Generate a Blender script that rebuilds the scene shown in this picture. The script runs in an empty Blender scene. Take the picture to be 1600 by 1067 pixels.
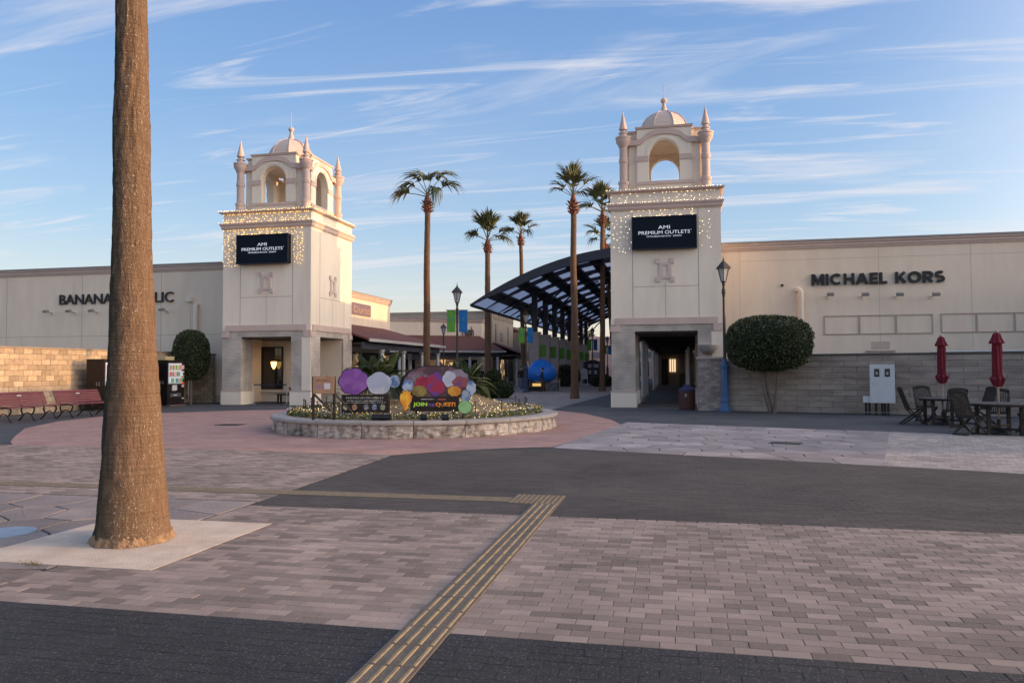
import bpy, bmesh, math, random
import numpy as np
from mathutils import Vector, Matrix, noise as mnoise
R = math.radians
random.seed(7)
S = bpy.context.scene
COL = S.collection

# ------------------------------------------------------------------ camera, sky, sun, exposure
FPX, CX, CY, EYE = 1180.0, 800.0, 533.5, 1.55
YAW, PITCH, ROLL = R(12.1), math.atan((577 - CY) / FPX), 0.0042
r0 = Vector((math.cos(YAW), math.sin(YAW), 0)); f0 = Vector((-math.sin(YAW), math.cos(YAW), 0)); u0 = Vector((0, 0, 1))
fw = f0 * math.cos(PITCH) + u0 * math.sin(PITCH); uu = u0 * math.cos(PITCH) - f0 * math.sin(PITCH)
AX = math.cos(ROLL) * r0 - math.sin(ROLL) * uu; AU = math.sin(ROLL) * r0 + math.cos(ROLL) * uu
CAM = Vector((0, 0, EYE))
cd = bpy.data.cameras.new('camera'); cam = bpy.data.objects.new('camera', cd); COL.objects.link(cam)
cd.sensor_width = 36.0; cd.lens = 36.0 * FPX / 1600.0; cd.clip_start = 0.05; cd.clip_end = 3000
m3 = Matrix((AX, AU, -fw)).transposed()
cam.matrix_world = Matrix.Translation(CAM) @ m3.to_4x4()
S.camera = cam

SUN_EL, SUN_AZ = R(5.7), R(5.5)          # azimuth measured from +X towards +Y
sv = Vector((math.cos(SUN_EL) * math.cos(SUN_AZ), math.cos(SUN_EL) * math.sin(SUN_AZ), math.sin(SUN_EL)))
sl = bpy.data.lights.new('sun', 'SUN'); sl.energy = 2.0; sl.angle = R(0.53); sl.color = (1.0, 0.56, 0.22)
so = bpy.data.objects.new('sun', sl); COL.objects.link(so); so.rotation_euler = sv.to_track_quat('Z', 'Y').to_euler(); so.location = (60, 10, 40)

SKY_STRENGTH = 0.15
W = bpy.data.worlds.new('World'); S.world = W; W.use_nodes = True
nt = W.node_tree; N = nt.nodes; L = nt.links
for n in list(N): N.remove(n)
def nd(t, **k):
    n = N.new(t)
    for a, b in k.items(): setattr(n, a, b)
    return n
out = nd('ShaderNodeOutputWorld'); bg = nd('ShaderNodeBackground'); bg.inputs['Strength'].default_value = SKY_STRENGTH
L.new(bg.outputs[0], out.inputs[0])
sky = nd('ShaderNodeTexSky', sky_type='NISHITA', sun_disc=False, sun_elevation=SUN_EL, sun_rotation=R(90) - SUN_AZ, altitude=50, air_density=1.0, dust_density=0.6, ozone_density=2.2)
tc = nd('ShaderNodeTexCoord'); sep = nd('ShaderNodeSeparateXYZ'); L.new(tc.outputs['Generated'], sep.inputs[0])
def mth(op, a, b=None, clamp=False):
    n = nd('ShaderNodeMath', operation=op, use_clamp=clamp)
    for i, v in enumerate((a, b)):
        if v is None: continue
        if isinstance(v, (int, float)): n.inputs[i].default_value = v
        else: L.new(v, n.inputs[i])
    return n.outputs[0]
zc = mth('MAXIMUM', sep.outputs['Z'], 0.0)
den = mth('ADD', zc, 0.10)
px = mth('DIVIDE', sep.outputs['X'], den); py = mth('DIVIDE', sep.outputs['Y'], den)
cmb = nd('ShaderNodeCombineXYZ'); L.new(px, cmb.inputs[0]); L.new(py, cmb.inputs[1])
def cirrus(rot, sx, sy, scale, lo, hi, dist, detail, off):
    mp = nd('ShaderNodeMapping'); mp.inputs['Rotation'].default_value[2] = R(rot); mp.inputs['Scale'].default_value = (sx, sy, 1); mp.inputs['Location'].default_value = off
    L.new(cmb.outputs[0], mp.inputs[0])
    nz = nd('ShaderNodeTexNoise'); nz.inputs['Scale'].default_value = scale; nz.inputs['Detail'].default_value = detail; nz.inputs['Roughness'].default_value = 0.58; nz.inputs['Distortion'].default_value = dist
    L.new(mp.outputs[0], nz.inputs['Vector'])
    mr = nd('ShaderNodeMapRange', interpolation_type='SMOOTHSTEP'); mr.inputs['From Min'].default_value = lo; mr.inputs['From Max'].default_value = hi
    L.new(nz.outputs['Fac'], mr.inputs['Value'])
    return mr.outputs[0]
c1 = cirrus(-28, 0.42, 1.9, 0.95, 0.51, 0.72, 1.6, 9, (3.1, 0.4, 0))
c2 = cirrus(-40, 0.5, 3.4, 1.3, 0.53, 0.74, 2.2, 10, (7.7, 2.3, 0))
c3 = cirrus(-15, 0.30, 0.9, 0.6, 0.42, 0.78, 0.8, 5, (1.2, 5.0, 0))
cl = mth('ADD', mth('MULTIPLY', c1, 0.70), mth('MULTIPLY', c2, 0.60))
cl = mth('ADD', cl, mth('MULTIPLY', c3, 0.20))
fade = nd('ShaderNodeMapRange', interpolation_type='SMOOTHSTEP'); fade.inputs['From Min'].default_value = 0.0; fade.inputs['From Max'].default_value = 0.16
L.new(sep.outputs['Z'], fade.inputs['Value'])
cl = mth('MULTIPLY', cl, fade.outputs[0], clamp=True)
cl = mth('MULTIPLY', cl, 1.0, clamp=True)
# the clear-sky colour runs from a pale peach horizon to blue overhead, the same all the way round, over the physical sky
EXPOSURE = 1.0; GLOW_N = 5.0; GLOW_S = 8.0
GAIN = 1.0 / (SKY_STRENGTH * 2 ** EXPOSURE)
rampn = nd('ShaderNodeValToRGB'); cr = rampn.color_ramp
stops = [(0.0, (.80, .62, .50)), (.05, (.84, .73, .66)), (.11, (.66, .70, .76)), (.18, (.44, .595, .81)), (.30, (.275, .455, .78)), (.46, (.185, .345, .71)), (1.0, (.18, .34, .68))]
while len(cr.elements) < len(stops): cr.elements.new(0.5)
for e, (p, c) in zip(cr.elements, stops): e.position = p; e.color = (*c, 1)
L.new(zc, rampn.inputs[0])
gsc = nd('ShaderNodeVectorMath', operation='SCALE'); L.new(rampn.outputs[0], gsc.inputs[0]); gsc.inputs['Scale'].default_value = GAIN * 0.94
base = nd('ShaderNodeMix', data_type='RGBA'); base.inputs[0].default_value = 0.80
nsc = nd('ShaderNodeVectorMath', operation='SCALE'); L.new(sky.outputs[0], nsc.inputs[0]); nsc.inputs['Scale'].default_value = 1.7; L.new(nsc.outputs[0], base.inputs[6]); L.new(gsc.outputs[0], base.inputs[7])
mx = nd('ShaderNodeMix', data_type='RGBA'); 
# warm aureole added round the setting sun to brighten the shaded walls, centred on the sun itself and fading smoothly all round it
dt = nd('ShaderNodeVectorMath', operation='DOT_PRODUCT'); L.new(tc.outputs['Generated'], dt.inputs[0]); dt.inputs[1].default_value = tuple(sv)
gl = mth('MULTIPLY', mth('POWER', mth('MAXIMUM', dt.outputs['Value'], 0.0), GLOW_N), GLOW_S * GAIN)
glc = nd('ShaderNodeVectorMath', operation='SCALE'); glc.inputs[0].default_value = (1.0, 0.80, 0.60); L.new(gl, glc.inputs['Scale'])
addg = nd('ShaderNodeVectorMath', operation='ADD'); L.new(base.outputs[2], addg.inputs[0]); L.new(glc.outputs[0], addg.inputs[1])
L.new(cl, mx.inputs[0]); L.new(addg.outputs[0], mx.inputs[6]); mx.inputs[7].default_value = (.84 * GAIN, .83 * GAIN, .88 * GAIN, 1)
L.new(mx.outputs[2], bg.inputs['Color'])

vs = S.view_settings; vs.view_transform = 'Standard'; vs.look = 'None'; vs.exposure = EXPOSURE; vs.gamma = 1.0; vs.use_curve_mapping = False
S.cycles.max_bounces = 6; S.cycles.transparent_max_bounces = 12; S.cycles.use_denoising = True

# ------------------------------------------------------------------ pixel helpers (photo pixel -> point on a known plane)
def ray(x, y): return fw + AX * ((x - CX) / FPX) + AU * ((CY - y) / FPX)
def gp(x, y, z=0.0):
    d = ray(x, y); return CAM + d * ((z - EYE) / d.z)
def atY(x, y, Y):
    d = ray(x, y); return CAM + d * (Y / d.y)
def atX(x, y, X):
    d = ray(x, y); return CAM + d * (X / d.x)

# ------------------------------------------------------------------ materials
MATS = {}
def material(name, col, rough=0.75, col2=None, scale=3.0, bump=0.0, bscale=None, metal=0.0, emit=None, estr=0.0, spec=0.4, detail=6, coords='pos', lo=0.35, hi=0.65, stretch=None, speck=None, spscale=250, spamt=0.0, attr=None, stain=None):
    if name in MATS: return MATS[name]
    m = bpy.data.materials.new(name); m.use_nodes = True
    t = m.node_tree; n = t.nodes; l = t.links; b = n['Principled BSDF']
    b.inputs['Roughness'].default_value = rough; b.inputs['Metallic'].default_value = metal; b.inputs['Specular IOR Level'].default_value = spec
    b.inputs['Base Color'].default_value = (*col, 1)
    if coords == 'pos': src = n.new('ShaderNodeNewGeometry').outputs['Position']
    else: src = n.new('ShaderNodeTexCoord').outputs['Object']
    if stretch:
        mp = n.new('ShaderNodeMapping'); mp.inputs['Scale'].default_value = stretch; l.new(src, mp.inputs[0]); src = mp.outputs[0]
    color = None
    if col2 is not None:
        nz = n.new('ShaderNodeTexNoise'); nz.inputs['Scale'].default_value = scale; nz.inputs['Detail'].default_value = detail; nz.inputs['Roughness'].default_value = 0.62; l.new(src, nz.inputs['Vector'])
        rp = n.new('ShaderNodeMapRange'); rp.inputs['From Min'].default_value = lo; rp.inputs['From Max'].default_value = hi; l.new(nz.outputs['Fac'], rp.inputs['Value'])
        mxx = n.new('ShaderNodeMix'); mxx.data_type = 'RGBA'; mxx.inputs[6].default_value = (*col, 1); mxx.inputs[7].default_value = (*col2, 1); l.new(rp.outputs[0], mxx.inputs[0])
        color = mxx.outputs[2]
    if attr:   # tone attribute lightens or darkens each piece
        at = n.new('ShaderNodeAttribute'); at.attribute_name = 'tone'
        ma = n.new('ShaderNodeMapRange'); ma.inputs['To Min'].default_value = attr[0]; ma.inputs['To Max'].default_value = attr[1]; l.new(at.outputs['Fac'], ma.inputs['Value'])
        mu = n.new('ShaderNodeMix'); mu.data_type = 'RGBA'; mu.blend_type = 'MULTIPLY'; mu.inputs[0].default_value = 1.0
        if color: l.new(color, mu.inputs[6])
        else: mu.inputs[6].default_value = (*col, 1)
        l.new(ma.outputs[0], mu.inputs[7]); color = mu.outputs[2]
    if speck is not None:
        vz = n.new('ShaderNodeTexNoise'); vz.inputs['Scale'].default_value = spscale; vz.inputs['Detail'].default_value = 2; l.new(src, vz.inputs['Vector'])
        rp2 = n.new('ShaderNodeMapRange'); rp2.inputs['From Min'].default_value = 0.585; rp2.inputs['From Max'].default_value = 0.67; rp2.inputs['To Max'].default_value = spamt; l.new(vz.outputs['Fac'], rp2.inputs['Value'])
        mz = n.new('ShaderNodeMix'); mz.data_type = 'RGBA'; l.new(rp2.outputs[0], mz.inputs[0])
        if color: l.new(color, mz.inputs[6])
        else: mz.inputs[6].default_value = (*col, 1)
        mz.inputs[7].default_value = (*speck, 1); color = mz.outputs[2]
    if stain:                              # blotches of dirt and wear: (scale, darkest, lightest, stretch)
        sm = n.new('ShaderNodeMapping'); sm.inputs['Scale'].default_value = stain[3]; l.new(n.new('ShaderNodeNewGeometry').outputs['Position'], sm.inputs[0])
        sn = n.new('ShaderNodeTexNoise'); sn.inputs['Scale'].default_value = stain[0]; sn.inputs['Detail'].default_value = 9; sn.inputs['Roughness'].default_value = .68; sn.inputs['Distortion'].default_value = .6; l.new(sm.outputs[0], sn.inputs['Vector'])
        sr = n.new('ShaderNodeMapRange'); sr.inputs['From Min'].default_value = .34; sr.inputs['From Max'].default_value = .66; sr.inputs['To Min'].default_value = stain[1]; sr.inputs['To Max'].default_value = stain[2]; l.new(sn.outputs['Fac'], sr.inputs['Value'])
        su = n.new('ShaderNodeMix'); su.data_type = 'RGBA'; su.blend_type = 'MULTIPLY'; su.inputs[0].default_value = 1.0
        if color: l.new(color, su.inputs[6])
        else: su.inputs[6].default_value = (*col, 1)
        l.new(sr.outputs[0], su.inputs[7]); color = su.outputs[2]
    if color: l.new(color, b.inputs['Base Color'])
    if bump:
        nb = n.new('ShaderNodeTexNoise'); nb.inputs['Scale'].default_value = bscale or scale * 8; nb.inputs['Detail'].default_value = 5; l.new(src, nb.inputs['Vector'])
        bp = n.new('ShaderNodeBump'); bp.inputs['Strength'].default_value = bump; bp.inputs['Distance'].default_value = 0.02; l.new(nb.outputs['Fac'], bp.inputs['Height']); l.new(bp.outputs[0], b.inputs['Normal'])
    if emit is not None:
        b.inputs['Emission Color'].default_value = (*emit, 1); b.inputs['Emission Strength'].default_value = estr
    MATS[name] = m
    return m
def brick_material(name, c1_, c2_, mortar, bw, bh, ms=0.006, plane='xz', rough=0.85, bump=0.5, rot=0.0, noise_amt=0.25):
    if name in MATS: return MATS[name]
    m = bpy.data.materials.new(name); m.use_nodes = True
    t = m.node_tree; n = t.nodes; l = t.links; b = n['Principled BSDF']; b.inputs['Roughness'].default_value = rough; b.inputs['Specular IOR Level'].default_value = 0.3
    g = n.new('ShaderNodeNewGeometry'); sp = n.new('ShaderNodeSeparateXYZ'); l.new(g.outputs['Position'], sp.inputs[0])
    cb = n.new('ShaderNodeCombineXYZ')
    if plane == 'xy': l.new(sp.outputs['X'], cb.inputs[0]); l.new(sp.outputs['Y'], cb.inputs[1])
    else:             # walls: run along x + y so both front and side faces show courses
        ad = n.new('ShaderNodeMath'); ad.operation = 'ADD'; l.new(sp.outputs['X'], ad.inputs[0]); l.new(sp.outputs['Y'], ad.inputs[1]); l.new(ad.outputs[0], cb.inputs[0]); l.new(sp.outputs['Z'], cb.inputs[1])
    mp = n.new('ShaderNodeMapping'); mp.inputs['Rotation'].default_value[2] = rot; l.new(cb.outputs[0], mp.inputs[0])
    br = n.new('ShaderNodeTexBrick'); br.inputs['Scale'].default_value = 1.0; br.inputs['Brick Width'].default_value = bw; br.inputs['Row Height'].default_value = bh; br.inputs['Mortar Size'].default_value = ms
    br.inputs['Color1'].default_value = (*c1_, 1); br.inputs['Color2'].default_value = (*c2_, 1); br.inputs['Mortar'].default_value = (*mortar, 1); br.inputs['Mortar Smooth'].default_value = 0.3
    l.new(mp.outputs[0], br.inputs['Vector'])
    nz = n.new('ShaderNodeTexNoise'); nz.inputs['Scale'].default_value = 1.3; nz.inputs['Detail'].default_value = 7; l.new(g.outputs['Position'], nz.inputs['Vector'])
    rp = n.new('ShaderNodeMapRange'); rp.inputs['From Min'].default_value = 0.3; rp.inputs['From Max'].default_value = 0.7; rp.inputs['To Min'].default_value = 1 - noise_amt; rp.inputs['To Max'].default_value = 1 + noise_amt; l.new(nz.outputs['Fac'], rp.inputs['Value'])
    mu = n.new('ShaderNodeMix'); mu.data_type = 'RGBA'; mu.blend_type = 'MULTIPLY'; mu.inputs[0].default_value = 1; l.new(br.outputs['Color'], mu.inputs[6]); l.new(rp.outputs[0], mu.inputs[7]); l.new(mu.outputs[2], b.inputs['Base Color'])
    bp = n.new('ShaderNodeBump'); bp.inputs['Strength'].default_value = bump; bp.inputs['Distance'].default_value = 0.01; bp.invert = True; l.new(br.outputs['Fac'], bp.inputs['Height']); l.new(bp.outputs[0], b.inputs['Normal'])
    MATS[name] = m
    return m
def glow_material(name, dark, lights, strength, scale):
    m = bpy.data.materials.new(name); m.use_nodes = True; n = m.node_tree.nodes; l = m.node_tree.links; b = n['Principled BSDF']; b.inputs['Roughness'].default_value = 0.25
    g = n.new('ShaderNodeNewGeometry'); z = n.new('ShaderNodeTexVoronoi'); z.inputs['Scale'].default_value = scale; l.new(g.outputs['Position'], z.inputs['Vector'])
    r = n.new('ShaderNodeValToRGB'); r.color_ramp.interpolation = 'CONSTANT'; e = r.color_ramp.elements; cols = [dark] + lights
    while len(e) < len(cols): e.new(0.5)
    for i, c in enumerate(cols): e[i].position = (0.0, 0.34, 0.55, 0.70, 0.85)[i]; e[i].color = (*c, 1)
    l.new(z.outputs['Color'], r.inputs[0]); l.new(r.outputs[0], b.inputs['Emission Color']); b.inputs['Emission Strength'].default_value = strength; b.inputs['Base Color'].default_value = (0.03, 0.025, 0.02, 1)
    MATS[name] = m; return m
M = material
cream = M('cream_render', (0.83, 0.69, 0.545), 0.9, (0.77, 0.635, 0.50), 0.5, 0.08, 60, stretch=(1, 1, 0.35), stain=(1.1, .92, 1.04, (1, 1, .16)))
pale = M('pale_render', (0.83, 0.73, 0.605), 0.9, (0.78, 0.68, 0.56), 0.6, 0.08, 60, stretch=(1, 1, 0.35), stain=(1.4, .92, 1.04, (1, 1, .16)))
pinkstone = M('pink_moulding', (0.60, 0.465, 0.405), 0.85, (0.54, 0.41, 0.36), 2.0, 0.1, 60)
groove = M('panel_joint', (0.30, 0.26, 0.24), 0.9)
towerbrick = brick_material('tower_brick', (0.52, 0.455, 0.395), (0.45, 0.395, 0.345), (0.34, 0.30, 0.265), 0.22, 0.065, 0.008)
pillarbrick = M('pillar_brick', (0.44, 0.36, 0.32), 0.9, (0.34, 0.27, 0.24), 5, 0.5, 60, attr=(0.7, 1.2))
blockmat = M('split_block', (0.47, 0.36, 0.255), 0.92, (0.35, 0.265, 0.19), 7, 0.9, 40, attr=(0.72, 1.22))
blockgrey = M('grey_block', (0.42, 0.345, 0.285), 0.92, (0.27, 0.215, 0.18), 2.0, 0.6, 40, attr=(0.9, 1.1), stretch=(0.45, 0.45, 2.2))
mortar = M('mortar', (0.21, 0.18, 0.16), 0.95, (0.16, 0.14, 0.125), 4)
navy = M('navy_steel', (0.012, 0.018, 0.034), 0.45, spec=0.5)
blackm = M('black_metal', (0.012, 0.012, 0.014), 0.5)
white = M('white_paint', (0.62, 0.62, 0.62), 0.5, (0.56, 0.56, 0.56), 3)
redroof = M('red_shingle', (0.165, 0.062, 0.05), 0.85, (0.12, 0.046, 0.038), 6, 0.4, 40)
glassdark = M('dark_glass', (0.012, 0.013, 0.016), 0.06, spec=0.8)
warmglow = glow_material('lit_shop', (.05, .03, .015), [(1.0, .58, .25), (.35, .2, .1), (1.0, .8, .55), (.5, .12, .05)], 0.55, 2.2)
warmdim = glow_material('lit_shop_dim', (.02, .014, .01), [(.12, .07, .035), (.75, .45, .22), (.06, .04, .03), (.30, .2, .12)], 0.5, 2.0)
bulb = M('fairy_bulb', (1, 0.8, 0.5), 0.4, emit=(1.0, 0.58, 0.13), estr=2.9)
bulbw = M('fairy_bulb_white', (1, 0.85, 0.6), 0.4, emit=(1.0, 0.76, 0.42), estr=2.2)
lampglow = M('pendant_glow', (1, 0.7, 0.3), 0.4, emit=(1.0, 0.55, 0.16), estr=2.2)
darkwood = M('dark_wood', (0.04, 0.026, 0.02), 0.6, (0.026, 0.017, 0.014), 8, 0.2, 60)
asphalt = M('asphalt', (0.072, 0.073, 0.078), 0.9, (0.055, 0.056, 0.06), 0.7, 0.25, 180, speck=(0.2, 0.2, 0.2), spscale=120, spamt=0.4, stain=(.5, .78, 1.2, (1, 1, 1)))

# ------------------------------------------------------------------ mesh builder
class B:
    def __init__(s): s.v = []; s.f = []; s.t = None
    def box(s, x0, x1, y0, y1, z0, z1):
        o = len(s.v)
        s.v += [(x0, y0, z0), (x1, y0, z0), (x1, y1, z0), (x0, y1, z0), (x0, y0, z1), (x1, y0, z1), (x1, y1, z1), (x0, y1, z1)]
        s.f += [tuple(o + i for i in q) for q in ((0, 3, 2, 1), (4, 5, 6, 7), (0, 1, 5, 4), (1, 2, 6, 5), (2, 3, 7, 6), (3, 0, 4, 7))]
        return s
    def obox(s, c, size, rz=0.0, rx=0.0, ry=0.0):
        m = Matrix.Translation(c) @ Matrix.Rotation(rz, 4, 'Z') @ Matrix.Rotation(ry, 4, 'Y') @ Matrix.Rotation(rx, 4, 'X')
        o = len(s.v); hx, hy, hz = (q / 2 for q in size)
        for a in ((-hx, -hy, -hz), (hx, -hy, -hz), (hx, hy, -hz), (-hx, hy, -hz), (-hx, -hy, hz), (hx, -hy, hz), (hx, hy, hz), (-hx, hy, hz)): s.v.append(tuple(m @ Vector(a)))
        s.f += [tuple(o + i for i in q) for q in ((0, 3, 2, 1), (4, 5, 6, 7), (0, 1, 5, 4), (1, 2, 6, 5), (2, 3, 7, 6), (3, 0, 4, 7))]
        return s
    def prism(s, poly, z0, z1):
        n = len(poly); o = len(s.v)
        s.v += [(p[0], p[1], z0) for p in poly] + [(p[0], p[1], z1) for p in poly]
        s.f.append(tuple(o + i for i in reversed(range(n)))); s.f.append(tuple(o + n + i for i in range(n)))
        for i in range(n): j = (i + 1) % n; s.f.append((o + i, o + j, o + n + j, o + n + i))
        return s
    def prism_xz(s, poly, y0, y1):      # polygon in x,z extruded in y
        n = len(poly); o = len(s.v)
        s.v += [(p[0], y0, p[1]) for p in poly] + [(p[0], y1, p[1]) for p in poly]
        s.f.append(tuple(o + i for i in range(n))); s.f.append(tuple(o + n + i for i in reversed(range(n))))
        for i in range(n): j = (i + 1) % n; s.f.append((o + j, o + i, o + n + i, o + n + j))
        return s
    def bar(s, a, b, w, h=None, up=(0, 0, 1)):
        a = Vector(a); b = Vector(b); d = (b - a).normalized(); h = h or w
        sx = d.cross(Vector(up))
        if sx.length < 1e-4: sx = d.cross(Vector((0, 1, 0)))
        sx.normalize(); sy = sx.cross(d).normalized(); o = len(s.v)
        for p in (a, b):
            for i, j in ((-1, -1), (1, -1), (1, 1), (-1, 1)): s.v.append(tuple(p + sx * (i * w / 2) + sy * (j * h / 2)))
        s.f += [tuple(o + i for i in q) for q in ((0, 1, 2, 3), (7, 6, 5, 4), (0, 4, 5, 1), (1, 5, 6, 2), (2, 6, 7, 3), (3, 7, 4, 0))]
        return s
    def path(s, pts, rad, n=10, cap=True):
        pts = [Vector(p) for p in pts]; k = len(pts); rad = rad if hasattr(rad, '__len__') else [rad] * k
        o = len(s.v); ref = None
        for i, p in enumerate(pts):
            d = (pts[min(i + 1, k - 1)] - pts[max(i - 1, 0)]).normalized()
            if ref is None: ref = d.orthogonal().normalized()
            ref = (ref - d * ref.dot(d)).normalized(); bn = d.cross(ref)
            for q in range(n):
                a = 2 * math.pi * q / n; s.v.append(tuple(p + (ref * math.cos(a) + bn * math.sin(a)) * rad[i]))
        for i in range(k - 1):
            for q in range(n):
                q2 = (q + 1) % n; s.f.append((o + i * n + q, o + i * n + q2, o + (i + 1) * n + q2, o + (i + 1) * n + q))
        if cap:
            s.f.append(tuple(o + q for q in reversed(range(n)))); s.f.append(tuple(o + (k - 1) * n + q for q in range(n)))
        return s
    def lathe(s, prof, n=16, c=(0, 0, 0), cap=True, wob=None):
        o = len(s.v); k = len(prof)
        for i, (r, z) in enumerate(prof):
            for q in range(n):
                a = 2 * math.pi * (q + 0.5) / n; rr = r * (wob(i, a) if wob else 1); s.v.append((c[0] + rr * math.cos(a), c[1] + rr * math.sin(a), c[2] + z))
        for i in range(k - 1):
            for q in range(n):
                q2 = (q + 1) % n; s.f.append((o + i * n + q, o + i * n + q2, o + (i + 1) * n + q2, o + (i + 1) * n + q))
        if cap:
            s.f.append(tuple(o + q for q in reversed(range(n)))); s.f.append(tuple(o + (k - 1) * n + q for q in range(n)))
        return s
    def sweep(s, prof, pts, closed=False):
        # profile (out, z) swept along a horizontal polyline; 'out' is to the right of travel; mitred
        k = len(pts); n = len(prof); o = len(s.v); P = [Vector((p[0], p[1])) for p in pts]
        for i in range(k):
            if closed: d0 = (P[i] - P[i - 1]).normalized(); d1 = (P[(i + 1) % k] - P[i]).normalized()
            else:
                d0 = (P[i] - P[i - 1]).normalized() if i else (P[1] - P[0]).normalized(); d1 = (P[i + 1] - P[i]).normalized() if i < k - 1 else d0
            n0 = Vector((d0.y, -d0.x)); n1 = Vector((d1.y, -d1.x)); mm = n0 + n1; mm = mm / max(mm.dot(n0), 0.2)
            for (ou, z) in prof: q = P[i] + mm * ou; s.v.append((q.x, q.y, z))
        for i in range(k if closed else k - 1):
            i2 = (i + 1) % k
            for q in range(n):
                q2 = (q + 1) % n; s.f.append((o + i * n + q, o + i2 * n + q, o + i2 * n + q2, o + i * n + q2))
        if not closed:
            s.f.append(tuple(o + q for q in range(n))); s.f.append(tuple(o + (k - 1) * n + q for q in reversed(range(n))))
        return s
    def build(s, name, mat, parent=None, smooth=False, tone=None, fix=True):
        me = bpy.data.meshes.new(name); me.from_pydata([tuple(v) for v in s.v], [], s.f)
        if fix:
            bm = bmesh.new(); bm.from_mesh(me); bmesh.ops.recalc_face_normals(bm, faces=bm.faces); bm.to_mesh(me); bm.free()
        if mat: me.materials.append(mat)
        if smooth:
            me.polygons.foreach_set('use_smooth', [True] * len(me.polygons))
            try: me.set_sharp_from_angle(angle=R(40))
            except Exception: pass
        if tone is not None:
            at = me.attributes.new('tone', 'FLOAT', 'FACE'); at.data.foreach_set('value', tone if hasattr(tone, '__len__') else [tone] * len(me.polygons))
        me.update()
        return put(name, me, parent)
def put(name, me, parent=None, loc=None):
    o = bpy.data.objects.new(name, me); COL.objects.link(o)
    if loc is not None: o.location = loc
    if parent is not None:
        o.parent = parent
        if loc is None: o.matrix_parent_inverse = winv(parent)
    return o
def winv(p):
    m = Matrix.LocRotScale(p.location, p.rotation_euler, p.scale)
    if p.parent is not None: m = winv(p.parent).inverted() @ p.matrix_parent_inverse @ m
    return m.inverted()
def tag(o, label=None, cat=None, group=None, kind=None):
    if label: o['label'] = label
    if cat: o['category'] = cat
    if group: o['group'] = group
    if kind: o['kind'] = kind
    return o
def thing(name, label, cat, loc=(0, 0, 0), rz=0.0, group=None, kind=None):
    o = bpy.data.objects.new(name, None); COL.objects.link(o); o.empty_display_size = 0.2
    o.location = loc; o.rotation_euler = (0, 0, rz)
    return tag(o, label, cat, group, kind)
def copy_tree(src, parent=None):
    c = src.copy(); COL.objects.link(c)
    if parent is not None: c.parent = parent
    for ch in list(src.children): copy_tree(ch, c)
    return c
def clone(src, loc, rz=0.0, scale=None, label=None):
    c = copy_tree(src); c.location = loc; c.rotation_euler = (0, 0, rz)
    if scale: c.scale = (scale,) * 3 if not hasattr(scale, '__len__') else scale
    if label: c['label'] = label
    return c
def text(body, name, mat, parent, loc, height, width=None, depth=0.03, rz=0.0, bold=0.0, spacing=1.0, rx=R(90), align='CENTER'):
    cu = bpy.data.curves.new(name, 'FONT'); cu.body = body; cu.extrude = depth / 2; cu.offset = bold; cu.space_character = spacing; cu.align_x = 'CENTER'; cu.align_y = 'CENTER'; cu.resolution_u = 3
    o = bpy.data.objects.new(name, cu); COL.objects.link(o); dg = bpy.context.evaluated_depsgraph_get(); dg.update()
    me = bpy.data.meshes.new_from_object(o.evaluated_get(dg)); bpy.data.objects.remove(o); bpy.data.curves.remove(cu)
    if not len(me.vertices): return None
    co = np.empty(len(me.vertices) * 3); me.vertices.foreach_get('co', co); co = co.reshape(-1, 3)
    lo = co.min(0); hi = co.max(0); co[:, 0] -= (lo[0] + hi[0]) / 2; co[:, 1] -= (lo[1] + hi[1]) / 2
    sy = height / (hi[1] - lo[1]); sx = width / (hi[0] - lo[0]) if width else sy; co[:, 0] *= sx; co[:, 1] *= sy
    rot = np.array((Matrix.Rotation(rz, 3, 'Z') @ Matrix.Rotation(rx, 3, 'X'))); co = co @ rot.T + np.array(loc)
    me.vertices.foreach_set('co', co.ravel()); me.materials.clear(); me.materials.append(mat); me.update(); me.name = name
    return put(name, me, parent)

def part(b, name, mat, parent, smooth=False, tone=None):     # geometry already in the parent's own frame
    o = b.build(name, mat, smooth=smooth, tone=tone); o.parent = parent; return o
# ------------------------------------------------------------------ the ground
def clip(poly, a, b):                     # keep the part left of a->b
    outp = []; n = len(poly)
    def sd(p): return (b[0] - a[0]) * (p[1] - a[1]) - (b[1] - a[1]) * (p[0] - a[0])
    for i in range(n):
        p = poly[i]; q = poly[(i + 1) % n]; dp = sd(p); dq = sd(q)
        if dp >= 0: outp.append(p)
        if (dp >= 0) != (dq >= 0):
            t = dp / (dp - dq); outp.append((p[0] + (q[0] - p[0]) * t, p[1] + (q[1] - p[1]) * t))
    return outp
def area(p): return 0.5 * sum(p[i][0] * p[(i + 1) % len(p)][1] - p[(i + 1) % len(p)][0] * p[i][1] for i in range(len(p)))
def ccw(p): return list(p) if area(p) > 0 else list(reversed(p))
def clip_to(poly, region):
    for i in range(len(region)):
        poly = clip(poly, region[i], region[(i + 1) % len(region)])
        if len(poly) < 3: return []
    return poly
def stone(bld, tones, poly, z0, z1, tone, gap=0.002, ch=0.004, tilt=(0, 0)):
    cx = sum(p[0] for p in poly) / len(poly); cy = sum(p[1] for p in poly) / len(poly); n = len(poly); o = len(bld.v)
    r = max(0.02, math.sqrt(abs(area(poly))) / 2)
    for (ins, z) in ((gap, z0), (gap, z1 - ch * 0.6), (gap + ch, z1)):
        k = 1 - ins / r
        for p in poly: x = cx + (p[0] - cx) * k; y = cy + (p[1] - cy) * k; bld.v.append((x, y, z + (x - cx) * tilt[0] + (y - cy) * tilt[1]))
    for a in (0, 1):
        for i in range(n): j = (i + 1) % n; bld.f.append((o + a * n + i, o + a * n + j, o + a * n + n + j, o + a * n + n + i)); tones.append(tone)
    bld.f.append(tuple(o + 2 * n + i for i in range(n))); tones.append(tone)
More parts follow.
